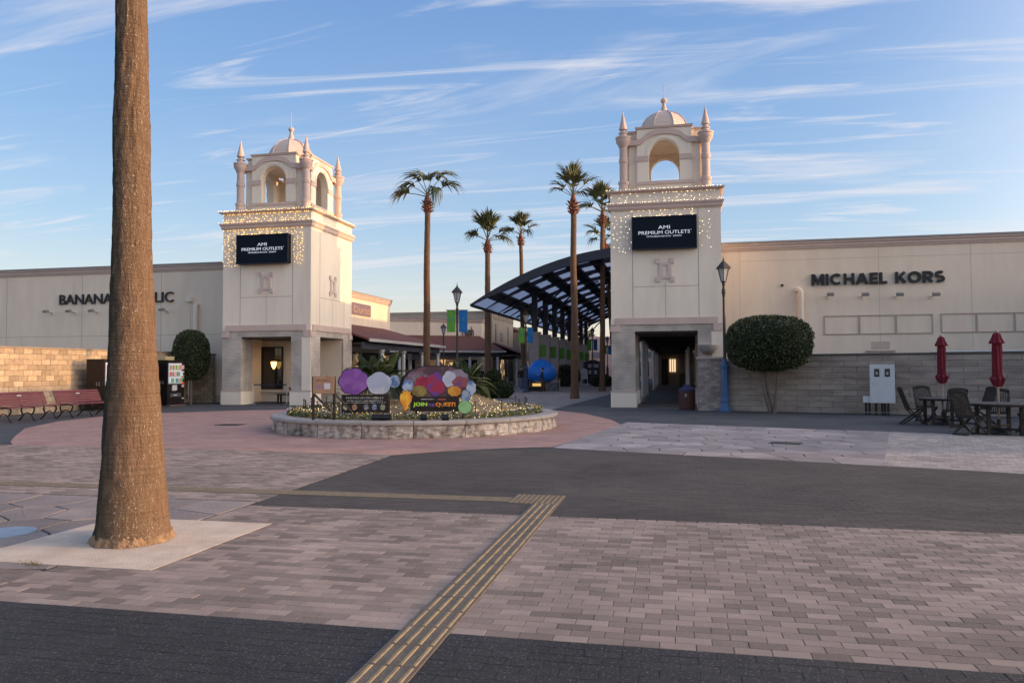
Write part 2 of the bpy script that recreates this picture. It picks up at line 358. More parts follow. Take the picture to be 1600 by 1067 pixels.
def rect_stone(bld, tones, cx, cy, l, w, rz, z0, z1, tone, gap=0.002, ch=0.004, tilt=(0, 0)):
    o = len(bld.v); c, s_ = math.cos(rz), math.sin(rz)
    for ins, z in ((gap, z0), (gap, z1 - ch * 0.6), (gap + ch, z1)):
        for i, j in ((-1, -1), (1, -1), (1, 1), (-1, 1)):
            x = i * (l / 2 - ins); y = j * (w / 2 - ins); bld.v.append((cx + x * c - y * s_, cy + x * s_ + y * c, z + x * tilt[0] + y * tilt[1]))
    for a in (0, 1):
        for i in range(4): j = (i + 1) % 4; bld.f.append((o + a * 4 + i, o + a * 4 + j, o + a * 4 + 4 + j, o + a * 4 + 4 + i)); tones.append(tone)
    bld.f.append((o + 8, o + 9, o + 10, o + 11)); tones.append(tone)
def sheet(name, poly, z, mat, kind='structure', label=None):
    b = B(); b.v = [(p[0], p[1], z) for p in ccw(poly)]; b.f = [tuple(range(len(poly)))]
    o = b.build(name, mat, fix=False); tag(o, label, None, kind=kind); return o
BED, TOP = 0.004, 0.012
def pavers(region, mat, bedmat, rz=0.0, l=0.2, w=0.1, limit=300, tonefn=None, bond=0.5, label=None, jit=0.0007, gap=0.002):
    region = ccw(region); bed = sheet('pavement', region, BED, bedmat, label=label)
    c, s_ = math.cos(-rz), math.sin(-rz)
    us = [p[0] * c - p[1] * s_ for p in region]; vs_ = [p[0] * s_ + p[1] * c for p in region]
    C_, S_ = math.cos(rz), math.sin(rz)
    whole = []; cut = []
    r0_, r1_ = int(math.floor(min(vs_) / w)), int(math.ceil(max(vs_) / w))
    rnd = random.Random(hash(label or 'p') % 1000 if False else len(region) * 31 + int(abs(region[0][0]) * 10))
    for r in range(r0_, r1_):
        off = (r % 2) * bond * l + rnd.uniform(-.012, .012)
        for q in range(int(math.floor((min(us) - off) / l)) - 1, int(math.ceil((max(us) - off) / l)) + 1):
            u0_ = q * l + off; v0_ = r * w
            pl = [(u * C_ - v * S_, u * S_ + v * C_) for u, v in ((u0_, v0_), (u0_ + l, v0_), (u0_ + l, v0_ + w), (u0_, v0_ + w))]
            cp = clip_to(pl, region)
            if len(cp) < 3 or area(cp) < 0.0015: continue
            ctr = ((u0_ + l / 2) * C_ - (v0_ + w / 2) * S_, (u0_ + l / 2) * S_ + (v0_ + w / 2) * C_)
            t = tonefn(ctr, rnd) if tonefn else rnd.random()
            if len(cp) == 4 and area(cp) > 0.97 * l * w: whole.append((ctr, t))
            else: cut.append((cp, t))
    def shown(c):                            # big in the photograph and inside its frame
        v = Vector((c[0], c[1], 0)) - CAM; z = v.dot(fw)
        if z < 0.5: return 1e9
        x = CX + FPX * v.dot(AX) / z; y = CY - FPX * v.dot(AU) / z
        return v.length if (5 < x < 1595 and 0 < y < 1062) else 1e6 + v.length
    whole.sort(key=lambda e: shown(e[0]))
    vari = []
    for k in range(12):
        b = B(); tn = []; rect_stone(b, tn, 0, 0, l, w, rz, 0, TOP - BED, (k + 0.5) / 12, gap=gap, ch=gap * 2); o = b.build('paver', mat, tone=tn, fix=False); vari.append(o.data); bpy.data.objects.remove(o)
    for ctr, t in whole[:limit]:
        o = put('paver', vari[min(11, int(t * 12))], bed, (ctr[0], ctr[1], BED - 0.0008 + rnd.uniform(-jit, jit))); o.rotation_euler = (rnd.gauss(0, .004), rnd.gauss(0, .003), rnd.gauss(0, .004))
    b = B(); tn = []
    for ctr, t in whole[limit:]:
        dz = rnd.uniform(-jit, jit); rect_stone(b, tn, ctr[0], ctr[1], l, w, rz + rnd.gauss(0, .004), BED - .0008, TOP + dz, t, gap=gap, ch=gap * 2, tilt=(rnd.gauss(0, .003), rnd.gauss(0, .004)))
    for cp, t in cut: stone(b, tn, cp, BED - .0008, TOP + rnd.uniform(-jit, jit), t)
    o = b.build('pavers', mat, bed, tone=tn, fix=False); o['kind'] = 'stuff'
    return bed
def voronoi(region, sites):
    cells = []
    for i, p in enumerate(sites):
        poly = list(region)
        near = sorted(range(len(sites)), key=lambda j: (sites[j][0] - p[0]) ** 2 + (sites[j][1] - p[1]) ** 2)[1:18]
        for j in near:
            q = sites[j]; mx_, my_ = (p[0] + q[0]) / 2, (p[1] + q[1]) / 2; dx, dy = q[0] - p[0], q[1] - p[1]
            poly = clip(poly, (mx_, my_), (mx_ - dy, my_ + dx))
            if len(poly) < 3: break
        if len(poly) >= 3 and area(poly) > 0.004: cells.append(poly)
    return cells
def flagstones(region, mat, bedmat, size, seed, bed_z=BED, top=TOP, limit=300, label=None):
    region = ccw(region); bed = sheet('pavement', region, bed_z, bedmat, label=label)
    rnd = random.Random(seed); xs = [p[0] for p in region]; ys = [p[1] for p in region]; sites = []
    ny = int((max(ys) - min(ys)) / size) + 1; nx = int((max(xs) - min(xs)) / (size * 1.15)) + 1
    for j in range(ny + 1):
        for i in range(nx + 1):
            p = (min(xs) + (i + 0.5 * (j % 2)) * size * 1.15 + rnd.uniform(-.3, .3) * size, min(ys) + j * size + rnd.uniform(-.3, .3) * size)
            if all((region[(k + 1) % len(region)][0] - region[k][0]) * (p[1] - region[k][1]) - (region[(k + 1) % len(region)][1] - region[k][1]) * (p[0] - region[k][0]) > -0.1 for k in range(len(region))): sites.append(p)
    cells = voronoi(region, sites)
    cells.sort(key=lambda c: c[0][0] ** 2 + c[0][1] ** 2)
    rest = B(); rt = []
    for k, c in enumerate(cells):
        # broken, hand-laid outline: nudge each edge's midpoint
        cc = []
        for i in range(len(c)):
            a = c[i]; b_ = c[(i + 1) % len(c)]; cc.append(a); ln = math.hypot(b_[0] - a[0], b_[1] - a[1])
            h = math.sin(a[0] * 37.1 + b_[0] * 37.1 + (a[1] + b_[1]) * 53.7) * 0.035 * ln; d = (b_[1] - a[1], a[0] - b_[0]) if (a[0] + a[1] * 1.7) < (b_[0] + b_[1] * 1.7) else (a[1] - b_[1], b_[0] - a[0])
            onb = any(abs((region[(m + 1) % len(region)][0] - region[m][0]) * (a[1] - region[m][1]) - (region[(m + 1) % len(region)][1] - region[m][1]) * (a[0] - region[m][0])) + abs((region[(m + 1) % len(region)][0] - region[m][0]) * (b_[1] - region[m][1]) - (region[(m + 1) % len(region)][1] - region[m][1]) * (b_[0] - region[m][0])) < 1e-4 for m in range(len(region)))
            if ln > 0.15 and not onb: cc.append(((a[0] + b_[0]) / 2 + d[0] / ln * h, (a[1] + b_[1]) / 2 + d[1] / ln * h))
        b = B(); tn = []
        if k < limit:
            stone(b, tn, cc, bed_z - .0008, top + rnd.uniform(-.001, .001), rnd.random(), gap=0.010, ch=0.008, tilt=(rnd.gauss(0, .002), rnd.gauss(0, .002))); b.build('flagstone', mat, bed, tone=tn, fix=False)
        else: stone(rest, rt, cc, bed_z - .0008, top, rnd.random(), gap=0.010, ch=0.008)
    if rest.v: o = rest.build('flagstones', mat, bed, tone=rt, fix=False); o['kind'] = 'stuff'
    return bed

gb = B(); gb.v = [(-900, -900, 0), (900, -900, 0), (900, 900, 0), (-900, 900, 0)]; gb.f = [(0, 1, 2, 3)]
tag(gb.build('ground', asphalt, fix=False), kind='structure')

def two_tone(p_light, patch=0.0):
    def fn(c, rnd):
        v = mnoise.noise(Vector((c[0] * 0.8, c[1] * 0.8, 3.3))) * patch
        base = 0.74 if rnd.random() < p_light + v else 0.28
        return min(1, max(0, base + rnd.gauss(0, 0.16)))
    return fn
mixpaver = M('mixed_paver', (0.325, 0.252, 0.215), 0.85, (0.26, 0.202, 0.174), 1.1, 0.35, 220, attr=(0.56, 1.2), speck=(0.42, 0.34, 0.30), spscale=90, spamt=0.5, stain=(.55, .76, 1.16, (1, 1, 1)))
darkpaver = M('dark_paver', (0.029, 0.028, 0.029), 0.75, (0.021, 0.0205, 0.0225), 0.9, 0.5, 200, attr=(0.85, 1.15), speck=(0.24, 0.24, 0.26), spscale=70, spamt=0.38, stain=(.7, .75, 1.25, (1, 1, 1)))
bandpaver = M('band_paver', (0.074, 0.061, 0.053), 0.8, (0.053, 0.045, 0.040), 0.6, 0.4, 200, attr=(0.85, 1.15), speck=(0.20, 0.18, 0.17), spscale=90, spamt=0.35, stain=(.45, .76, 1.22, (1, 1.6, 1)))
greypaver = M('grey_paver', (0.42, 0.36, 0.32), 0.85, (0.34, 0.29, 0.26), 0.8, 0.35, 200, attr=(0.72, 1.2), stain=(.6, .8, 1.15, (1, 1, 1)))
flagmat = M('flagstone', (0.38, 0.32, 0.30), 0.8, (0.30, 0.25, 0.24), 1.4, 0.5, 35, attr=(0.7, 1.22), stain=(.8, .8, 1.12, (1, 1, 1)))
flagdark = M('flagstone_blue', (0.31, 0.25, 0.225), 0.8, (0.23, 0.19, 0.175), 1.2, 0.6, 30, attr=(0.8, 1.15), stain=(.8, .8, 1.12, (1, 1, 1)))
sand = M('joint_sand', (0.055, 0.046, 0.042), 0.95)
sandd = M('dark_joint', (0.028, 0.026, 0.026), 0.95)
sandg = M('grey_joint', (0.09, 0.08, 0.08), 0.95)
pinkpave = brick_material('pink_paving', (0.44, 0.26, 0.212), (0.37, 0.215, 0.176), (0.25, 0.155, 0.13), 0.2, 0.1, 0.004, plane='xy', bump=0.25, noise_amt=0.16)
streetpave = brick_material('street_paving', (0.27, 0.235, 0.215), (0.225, 0.195, 0.18), (0.17, 0.155, 0.155), 0.3, 0.15, 0.005, plane='xy', bump=0.2)

YA, YB = 4.30, 7.88
pavers([(-9, 1.2), (8, 1.2), (8, YA), (-9, YA)], darkpaver, sandd, label='dark speckled paving in the foreground', gap=.0011, tonefn=lambda c, r: r.random())
pavers([(-4.78, YA), (9, YA), (9, YB), (-4.78, YB)], mixpaver, sand, label='pink and grey mixed paver band', gap=.0016, tonefn=two_tone(0.58, 0.18))
pavers([(-13, YA), (-4.78, YA), (-4.78, 5.02), (-13, 4.62)], mixpaver, sand, limit=120, label='mixed pavers left of the palm bed', tonefn=two_tone(0.4, 0.2))
pavers([(-4.78, YB), (13, YB), (13, 9.62), (-2.67, 14.82), (-3.6, 14.28), (-4.3, 13.72), (-5.0, 12.95)], bandpaver, sandd, label='wide dark paver band crossing the plaza', gap=.0009, tonefn=lambda c, r: r.random())
pavers([(-24, 8.12), (-4.80, 8.12), (-5.0, 12.95), (-8, 13.25), (-13.6, 13.36), (-24, 13.4)], mixpaver, sand, label='mixed pavers behind the palm', tonefn=two_tone(0.52, 0.25))
pavers([(3.19, 12.9), (14, 9.34), (16.5, 15.95), (5.05, 19.75)], greypaver, sandg, rz=R(-17.5), label='light grey pavers by the patio tables', tonefn=lambda c, r: r.random())
flagstones([(-2.36, 14.73), (3.225, 12.90), (5.075, 19.76), (-1.35, 22.10), (-1.93, 18.0)], flagmat, sandd, 0.62, 5, limit=300, label='irregular flagstones right of the round bed')
flagstones([(-4.80, 5.06), (-4.80, 8.1), (-14, 8.1), (-14, 4.64), (-5.4, 4.96)], flagdark, sandd, 0.62, 9, limit=300, label='irregular flagstones round the palm bed')
sheet('pavement', [(-5.0, 12.97), (-4.3, 13.74), (-3.6, 14.3), (-2.67, 14.84), (-2.37, 14.9), (-1.88, 18.0), (-1.38, 20.9), (-1.9, 23.2), (-3.1, 26.4), (-4.6, 28.4), (-9, 29.4), (-13.5, 28.2), (-16.5, 26.4), (-18.4, 24.4), (-19.1, 22.4), (-18.6, 19.9), (-17.3, 17.4), (-15.4, 15.2), (-14.4, 14.1), (-13.6, 13.37), (-8, 13.26)], 0.006, pinkpave, label='pink paving round the planted bed')
sheet('street', [(-4.6, 28.45), (-3.9, 45), (-4.2, 130), (-15, 130), (-15, 66), (-14.6, 48), (-14.6, 30), (-9, 29.45)], 0.006, streetpave, label='grey paved shopping street')
# yellow tactile guide tiles: bars and blister tiles
tacbase = M('tactile_tile', (0.175, 0.135, 0.098), 0.75, (0.12, 0.095, 0.074), 6, 0.3, 60, speck=(0.33, 0.25, 0.12), spscale=60, spamt=0.5)
tacbar = M('tactile_bar', (0.34, 0.25, 0.13), 0.7, (0.215, 0.165, 0.105), 9, 0.2, 60)
def tactile(x0, y0, n, axis, label, dots=False):
    t = thing('tactile_paving', label, None, (x0, y0, 0), kind='structure')
    tb = B(); tb.box(.0015, .2985, .0015, .2985, BED, 0.0165); bb = B()
    if dots:
        for i in range(5):
            for j in range(5): bb.lathe([(0.014, 0.0165), (0.0135, 0.0195), (0.010, 0.0215)], 8, (0.03 + i * 0.06, 0.03 + j * 0.06, 0))
    else:
        for i in range(4):
            u = 0.0375 + i * 0.075
            q = [(u - .0125, .0165), (u + .0125, .0165), (u + .008, .0205), (u - .008, .0205)]
            if axis == 'y': bb.prism_xz(q, 0.012, 0.288)
            else:
                o = len(bb.v); bb.prism_xz(q, 0.012, 0.288)
                for k in range(o, len(bb.v)): v = bb.v[k]; bb.v[k] = (v[1], v[0], v[2])
    tile = tb.build('tile', tacbase); ridge = bb.build('ridge', tacbar); tm, rm = tile.data, ridge.data
    bpy.data.objects.remove(tile); bpy.data.objects.remove(ridge)
    for k in range(n):
        p = (0, k * 0.3, 0) if axis == 'y' else (k * 0.3, 0, 0)
        if dots: p = ((k % 2) * 0.3, (k // 2) * 0.3, 0)
        a = put('tile', tm, t, p); r_ = put('ridge', rm, a, (0, 0, 0))
    return t
tactile(-1.60, 8.56 - 0.3 * 23, 23, 'y', 'yellow ribbed guide tiles running towards the planted bed')
tactile(-1.90, 8.56, 4, 'y', 'yellow studded warning tiles at the turn of the guide path', dots=True)
tactile(-1.90 - 0.3 * 40, 8.63, 40, 'x', 'yellow ribbed guide tiles running past the palm')
# palm bed slab
padm = M('exposed_aggregate', (0.76, 0.64, 0.53), 0.95, (0.60, 0.48, 0.385), 3.2, 1.0, 110, speck=(0.70, 0.60, 0.52), spscale=120, spamt=0.6)
pb = B(); pb.prism([(-5.75, 5.17), (-3.97, 5.17), (-3.97, 6.97), (-5.75, 6.97)], BED, 0.0148)
tag(pb.build('paving_slab', padm), 'square gravelly concrete slab round the foot of the thick palm', None, kind='structure')
# drain grates and a round cover
iron = M('cast_iron', (0.035, 0.03, 0.03), 0.6, (0.055, 0.045, 0.04), 20)
def grate(cx, cy, w, d, rz, label):
    t = thing('drain_grate', label, 'drain', (cx, cy, 0.012), rz)
    part(B().box(-w / 2, w / 2, -d / 2, d / 2, -.006, .003), 'frame', iron, t); n = 8
    for i in range(n): x = -w / 2 + (i + .5) * w / n; part(B().box(x - w / n * .3, x + w / n * .3, -d * .44, d * .44, .0032, .008), 'bar', iron, t)
grate(-12.37, 19.4, 0.72, 0.5, 0, 'rusty drain grate in the pink paving')
grate(2.22, 16.42, 0.62, 0.42, R(-18), 'dark drain grate set in the flagstones')
mb = B(); mb.lathe([(.26, -.004), (.26, .008), (.25, .010), (.0001, .010)], 28, (0, 0, 0), cap=False)
o = mb.build('manhole_cover', M('cover_blue', (0.27, 0.34, 0.42), 0.35, (0.2, 0.26, 0.33), 8, metal=0.4)); o.location = (-6.25, 6.08, 0.016)
tag(o, 'round pale blue steel cover in the flagstones by the palm', 'manhole cover')
# ------------------------------------------------------------------ towers
def arch_wall(b, x0, x1, y0, y1, z0, z1, ax, sill, spring, n=14):
    b.box(x0, -ax, y0, y1, z0, z1); b.box(ax, x1, y0, y1, z0, z1)
    if sill > z0: b.box(-ax, ax, y0, y1, z0, sill)
    pts = [(ax * math.cos(math.pi * i / n), spring + ax * math.sin(math.pi * i / n)) for i in range(n + 1)]
    for i in range(n):
        (xa, za), (xb, zb) = pts[i], pts[i + 1]
        b.prism_xz([(xb, zb), (xa, za), (xa, z1), (xb, z1)], y0, y1)
def rotz90(b, k, o=0):
    for i in range(o, len(b.v)):
        x, y, z = b.v[i]
        for _ in range(k): x, y = -y, x
        b.v[i] = (x, y, z)
HW = 2.18
def tower(label, cxy, left):
    t = thing('bell_tower', label, 'tower', (cxy[0], cxy[1], 0))
    def P(b, name, mat, parent=t, smooth=False): o = b.build(name, mat, smooth=smooth); o.parent = parent; return o
    for sx in (-1, 1):
        for sy in (-1, 1):
            b = B(); xa, xb = sorted((sx * 1.24, sx * (HW - .0))); ya, yb = sorted((sy * 1.24, sy * HW)); b.box(xa, xb, ya, yb, 0.62, 3.06)
            pr = P(b, 'pier', towerbrick)
            b = B(); b.box(xa - .04, xb + .04, ya - .04, yb + .04, 0, .60); P(b, 'plinth', pale, pr)
            b = B(); b.box(xa - .055, xb + .055, ya - .055, yb + .055, .60, .645); P(b, 'plinth_cap', pinkstone, pr)
            # smooth corner render facing of the pier
            b = B(); xo = (0.0 if sx < 0 else HW - .30); x0_ = -HW - .012 if sx < 0 else HW - .42; b.box(x0_, x0_ + .43, (sy * HW) - .012 if sy > 0 else -HW - .012, (sy * HW) + .012 if sy > 0 else -HW + .012, .66, 3.04)
            if sx > 0: P(b, 'pier_facing', pale, pr)
    b = B(); b.box(-HW, HW, -HW, HW, 3.06, 3.34); P(b, 'lintel', towerbrick)
    b = B(); b.box(-1.235, 1.235, -HW + .1, HW - .1, 3.00, 3.058); P(b, 'soffit', M('soffit_brown', (0.09, 0.07, 0.06), 0.9))
    b = B(); b.box(-HW, HW, -HW, HW, 3.342, 8.74); P(b, 'shaft', pale)
    for k in range(4):                     # stepped moulding over each opening
        pl = [(-HW - .03, 3.05), (-HW + .34, 3.05), (-HW + .34, 3.33), (HW - .34, 3.33), (HW - .34, 3.05), (HW + .03, 3.05), (HW + .03, 3.27), (HW - .17, 3.27), (HW - .17, 3.60), (-HW + .17, 3.60), (-HW + .17, 3.27), (-HW - .03, 3.27)]
        b = B()
        for a in ((0, 1, 10, 11), (1, 2, 9, 10), (2, 3, 8, 9), (3, 4, 7, 8), (4, 5, 6, 7)): b.prism_xz([pl[i] for i in a], -HW - .045, -HW + .01)
        rotz90(b, k); P(b, 'stepped_moulding', pinkstone)
        for xg in (-1.30, 1.30):
            b = B(); b.box(xg - .012, xg + .012, -HW - .003, -HW + .02, 3.62, 7.98); rotz90(b, k); P(b, 'panel_joint', groove)
        b = B(); b.box(-.008, .008, -HW - .003, -HW + .02, 3.62, 5.02); rotz90(b, k); P(b, 'panel_joint', groove)
        b = B(); b.box(-1.285, 1.285, -HW - .0025, -HW + .02, 4.84 + .01, 4.858 + .01); rotz90(b, k); P(b, 'panel_joint', groove)
        # raised emblem: a frame with four square knobs
        b = B(); y0, y1 = -HW - .05, -HW + .01
        b.box(-.24, -.10, y0, y1, 5.17, 5.83); b.box(.10, .24, y0, y1, 5.17, 5.83); b.box(-.10, .10, y0, y1, 5.17, 5.27); b.box(-.10, .10, y0, y1, 5.71, 5.83)
        for kx in (-1, 1):
            for z in (5.04, 5.78): b.box(min(kx * .19, kx * .36), max(kx * .19, kx * .36), y0 - .012, y1, z, z + .2)
        rotz90(b, k); P(b, 'emblem', M('emblem_stone', (0.62, 0.50, 0.455), 0.85, (0.57, 0.455, 0.415), 3))
    sq = lambda h: [(-h, -h), (-h, h), (h, h), (h, -h)]
    sqc = [(-HW, -HW), (HW, -HW), (HW, HW), (-HW, HW)]
    b = B(); b.sweep([(-.02, 7.98), (.05, 7.98), (.09, 8.06), (.09, 8.12), (.14, 8.20), (.14, 8.26), (-.02, 8.26)], sqc, True); P(b, 'cornice', pinkstone)
    b = B(); b.sweep([(-.02, 8.68), (.10, 8.70), (.16, 8.74), (.16, 8.79), (-.02, 8.79)], sqc, True); P(b, 'ledge', pinkstone)
    b = B(); b.box(-HW - .018, HW + .018, -HW - .018, HW + .018, 8.741, 8.785); P(b, 'roof_slab', pale)
    # belfry
    bel = thing('belfry', None, None); bel.parent = t; bel.location = (0, 0, 8.785 * (1 - 1.10)); bel.scale = (1, 1, 1.10)
    h1, h2, ax = 1.10, 1.44, 0.62
    for k in range(4):
        b = B(); arch_wall(b, -h1, h1, -1.62, -1.26, 8.785, 11.22, ax, 9.16, 10.16); rotz90(b, k); P(b, 'arch_wall', pale, bel)
        for xa, xb in ((-h2, -h1 - .001), (h1 + .001, h2)):
            b = B(); b.box(xa, xb, -1.50, -1.27, 8.785, 10.80); rotz90(b, k); P(b, 'wing_wall', pale, bel)
        b = B(); b.box(-h1 - .05, h1 + .05, -1.69, -1.6, 9.10, 9.22); rotz90(b, k); P(b, 'sill', pinkstone, bel)
        for s_ in (-1, 1):
            b = B(); b.box(min(s_ * .63, s_ * (h1 + .03)), max(s_ * .63, s_ * (h1 + .03)), -1.66, -1.61, 10.00, 10.20); rotz90(b, k); P(b, 'impost', pinkstone, bel)
        # serpentine moulding following the arch
        cl_ = [(-h2, 10.72), (-1.12, 10.72), (-.92, 10.75)] + [(.86 * math.cos(math.pi * (1 - i / 12)) * .92, 10.79 + .30 * math.sin(math.pi * i / 12)) for i in range(1, 12)] + [(.92, 10.75), (1.12, 10.72), (h2, 10.72)]
        b = B()
        for (xa, za), (xb, zb) in zip(cl_, cl_[1:]):
            b.prism_xz([(xa, za - .10), (xb, zb - .10), (xb, zb + .10), (xa, za + .10)], -1.68, -1.6)
        rotz90(b, k); P(b, 'arch_moulding', pinkstone, bel)
        b = B()                                   # raised rim round the arch
        for i in range(14):
            a0, a1 = math.pi * i / 14, math.pi * (i + 1) / 14; q = lambda a, r: (r * math.cos(a), 10.205 + r * math.sin(a))
            b.prism_xz([q(a0, .63), q(a0, .73), q(a1, .73), q(a1, .63)], -1.65, -1.61)
        rotz90(b, k); P(b, 'arch_rim', pale, bel)
    b = B(); b.box(-1.25, 1.25, -1.25, 1.25, 10.95, 11.19); P(b, 'ceiling', cream, bel)
    sq1 = [(-1.62, -1.10), (-1.10, -1.10), (-1.10, -1.62), (1.10, -1.62), (1.10, -1.10), (1.62, -1.10), (1.62, 1.10), (1.10, 1.10), (1.10, 1.62), (-1.10, 1.62), (-1.10, 1.10), (-1.62, 1.10)]
    b = B(); b.prism(sq1, 11.221, 11.26); P(b, 'roof_slab', pale, bel)
    b = B(); b.sweep([(-.01, 11.20), (.05, 11.23), (.07, 11.30), (-.01, 11.30)], sq1, True); P(b, 'parapet_cap', pinkstone, bel)
    dm = thing('dome', None, None); dm.parent = t
    DB, DH, DR = 11.60, 1.02, 1.06
    b = B(); pr_ = [(1.14, 11.50), (1.14, DB), (1.09, DB + .03)] + [(DR * math.cos(R(a)), DB + .03 + DH * math.sin(R(a))) for a in range(0, 82, 9)] + [(.14, DB + .03 + DH)]
    b.lathe(pr_, 8); P(b, 'dome_shell', M('dome_panel', (0.60, 0.49, 0.42), 0.5, (0.52, 0.43, 0.37), 3), dm)
    for k in range(8):
        a = math.pi / 4 * (k + .5); b = B(); b.path([(math.cos(a) * (DR + .01) * math.cos(R(q)), math.sin(a) * (DR + .01) * math.cos(R(q)), DB + .03 + (DH + .01) * math.sin(R(q))) for q in range(0, 83, 9)], .028, 5); P(b, 'rib', pinkstone, dm)
    for zz in (0.16, .32, .47, .61, .74):
        rr = DR * math.sqrt(1 - (zz / DH) ** 2) + .004; b = B(); b.lathe([(rr - .02, DB + .03 + zz - .009), (rr + .006, DB + .03 + zz - .009), (rr - .004, DB + .03 + zz + .009), (rr - .02, DB + .03 + zz + .009)], 8, cap=False); P(b, 'seam', pinkstone, dm)
    fz = DB + DH
    b = B(); b.lathe([(.22, fz - .03), (.17, fz + .05), (.085, fz + .30), (.07, fz + .40), (.06, fz + .42), (.11, fz + .46), (.145, fz + .54), (.11, fz + .62), (.03, fz + .67), (.014, fz + .69), (.010, fz + 1.35), (.003, fz + 1.42)], 14); P(b, 'finial', pinkstone, dm, True)
    for sx in (-1, 1):
        for sy in (-1, 1):
            b = B(); b.lathe([(.25, 8.785), (.25, 8.90), (.20, 8.93), (.20, 9.14), (.225, 9.16), (.225, 9.26), (.165, 9.29), (.165, 9.98), (.19, 10.0), (.19, 10.15), (.165, 10.17), (.16, 10.58), (.20, 10.62), (.22, 10.70), (.30, 10.80), (.30, 10.92), (.325, 10.94), (.325, 11.0), (.16, 11.03), (.15, 11.12), (.19, 11.14), (.19, 11.18), (.11, 11.2), (.11, 11.26), (.175, 11.30), (.165, 11.36), (.06, 11.78), (.006, 12.04)], 16, (sx * 1.66, sy * 1.66, 0)); b.v = [(x, y, 8.785 + (z - 8.785) * 1.07) for x, y, z in b.v]; P(b, 'turret', pinkstone, t, True)
    for sy in (1,):
        pass
    return t
TL = tower('cream bell tower with dark sign beside the store with the long red benches', (-17.97, 33.1), True)
TR = tower('cream bell tower with dark sign beside the clipped dome tree and blue lamp post', (-0.30, 33.05), False)
signm = M('sign_navy', (0.004, 0.010, 0.020), 0.7, spec=0.15)
signw = M('sign_letter', (0.55, 0.58, 0.62), 0.5, emit=(0.75, 0.8, 0.9), estr=0.25)
def tower_sign(cx, label):
    t = thing('tower_sign', label, 'sign', (cx, 30.6, 6.34)); y = 30.62
    B().box(cx - 1.29, cx + 1.25, y, y + .27, 6.34, 7.64).build('panel', signm, t)
    b = B(); x0, x1 = cx - 1.30, cx + 1.26
    b.box(x0, x1, y - .02, y + .05, 7.62, 7.66); b.box(x0, x1, y - .02, y + .05, 6.32, 6.36); b.box(x0, x0 + .04, y - .02, y + .05, 6.361, 7.619); b.box(x1 - .04, x1, y - .02, y + .05, 6.361, 7.619); b.build('frame', blackm, t)
    for txt, dz, h, w in (('AMI', 7.20, .135, .46), ('PREMIUM OUTLETS', 6.995, .135, 2.02), ('MITSUBISHI ESTATE · SIMON', 6.84, .055, 1.36), ('®', 7.06, .03, None)):
        text(txt, 'lettering', signw, t, (cx - .02 + (1.05 if txt == '®' else 0), y - .008, dz), h, w, .012, bold=.0)
    return t
tower_sign(-18.0, 'navy outlet sign on the tower beside the store with the red benches')
tower_sign(-0.31, 'navy outlet sign on the tower beside the clipped dome tree')

def bulbs(name, pts, r, mat, label, cat, group=None):
    b = B()
    for p in pts:
        o = len(b.v); x, y, z = p
        b.v += [(x + r, y, z), (x - r, y, z), (x, y + r, z), (x, y - r, z), (x, y, z + r), (x, y, z - r)]
        b.f += [tuple(o + i for i in q) for q in ((0, 2, 4), (2, 1, 4), (1, 3, 4), (3, 0, 4), (2, 0, 5), (1, 2, 5), (3, 1, 5), (0, 3, 5))]
    o = b.build(name, mat, fix=False); return tag(o, label, cat, group, 'stuff')
def tower_lights(cx, mat, label, seed, side):
    rnd = random.Random(seed); pts = []; yf = 33.08 - HW
    def curtain(x0, x1, ztop, zlo, n, yy):
        k = max(2, int((x1 - x0) / .125))
        for i in range(k):
            x = x0 + (i + rnd.uniform(.2, .8)) * (x1 - x0) / k; L_ = (ztop - zlo) * rnd.uniform(.85, 1.02); z = ztop
            while z > ztop - L_:
                pts.append((x + rnd.uniform(-.06, .06), yy - rnd.uniform(.01, .035), z)); z -= rnd.uniform(.07, .24) * n
    curtain(cx - HW, cx + HW, 8.66, 8.30, 1.3, yf)
    curtain(cx - HW + .02, cx - 1.34, 7.94, 6.15, 1.15, yf); curtain(cx + 1.30, cx + HW - .3, 7.94, 6.2, 1.15, yf)
    curtain(cx - 1.34, cx + 1.30, 7.94, 7.70, 1.2, yf)
    x = cx - HW - .15
    while x < cx + HW + .15:
        pts.append((x, yf - .175, 8.80 + rnd.uniform(-.03, .02)))
        if rnd.random() < .8: pts.append((x + .02, yf - .155, 8.275 + rnd.uniform(-.01, .01)))
        x += rnd.uniform(.04, .15)
    if side:
        y = yf
        while y < yf + 2 * HW:
            pts.append((cx + HW + .175, y, 8.80)); pts.append((cx + HW + .155, y + .03, 8.275)); y += rnd.uniform(.08, .18)
    for i in range(60): pts.append((cx - 1.25 + rnd.random() * 2.4, 30.6 + rnd.uniform(0, .25), 7.675))
    return bulbs('string_lights', pts, .0145, mat, label, 'string lights')
tower_lights(-17.97, bulb, 'golden curtain of fairy lights on the tower beside the red benches', 3, True)
tower_lights(-0.30, bulbw, 'pale curtain of fairy lights on the tower beside the clipped dome tree', 4, False)
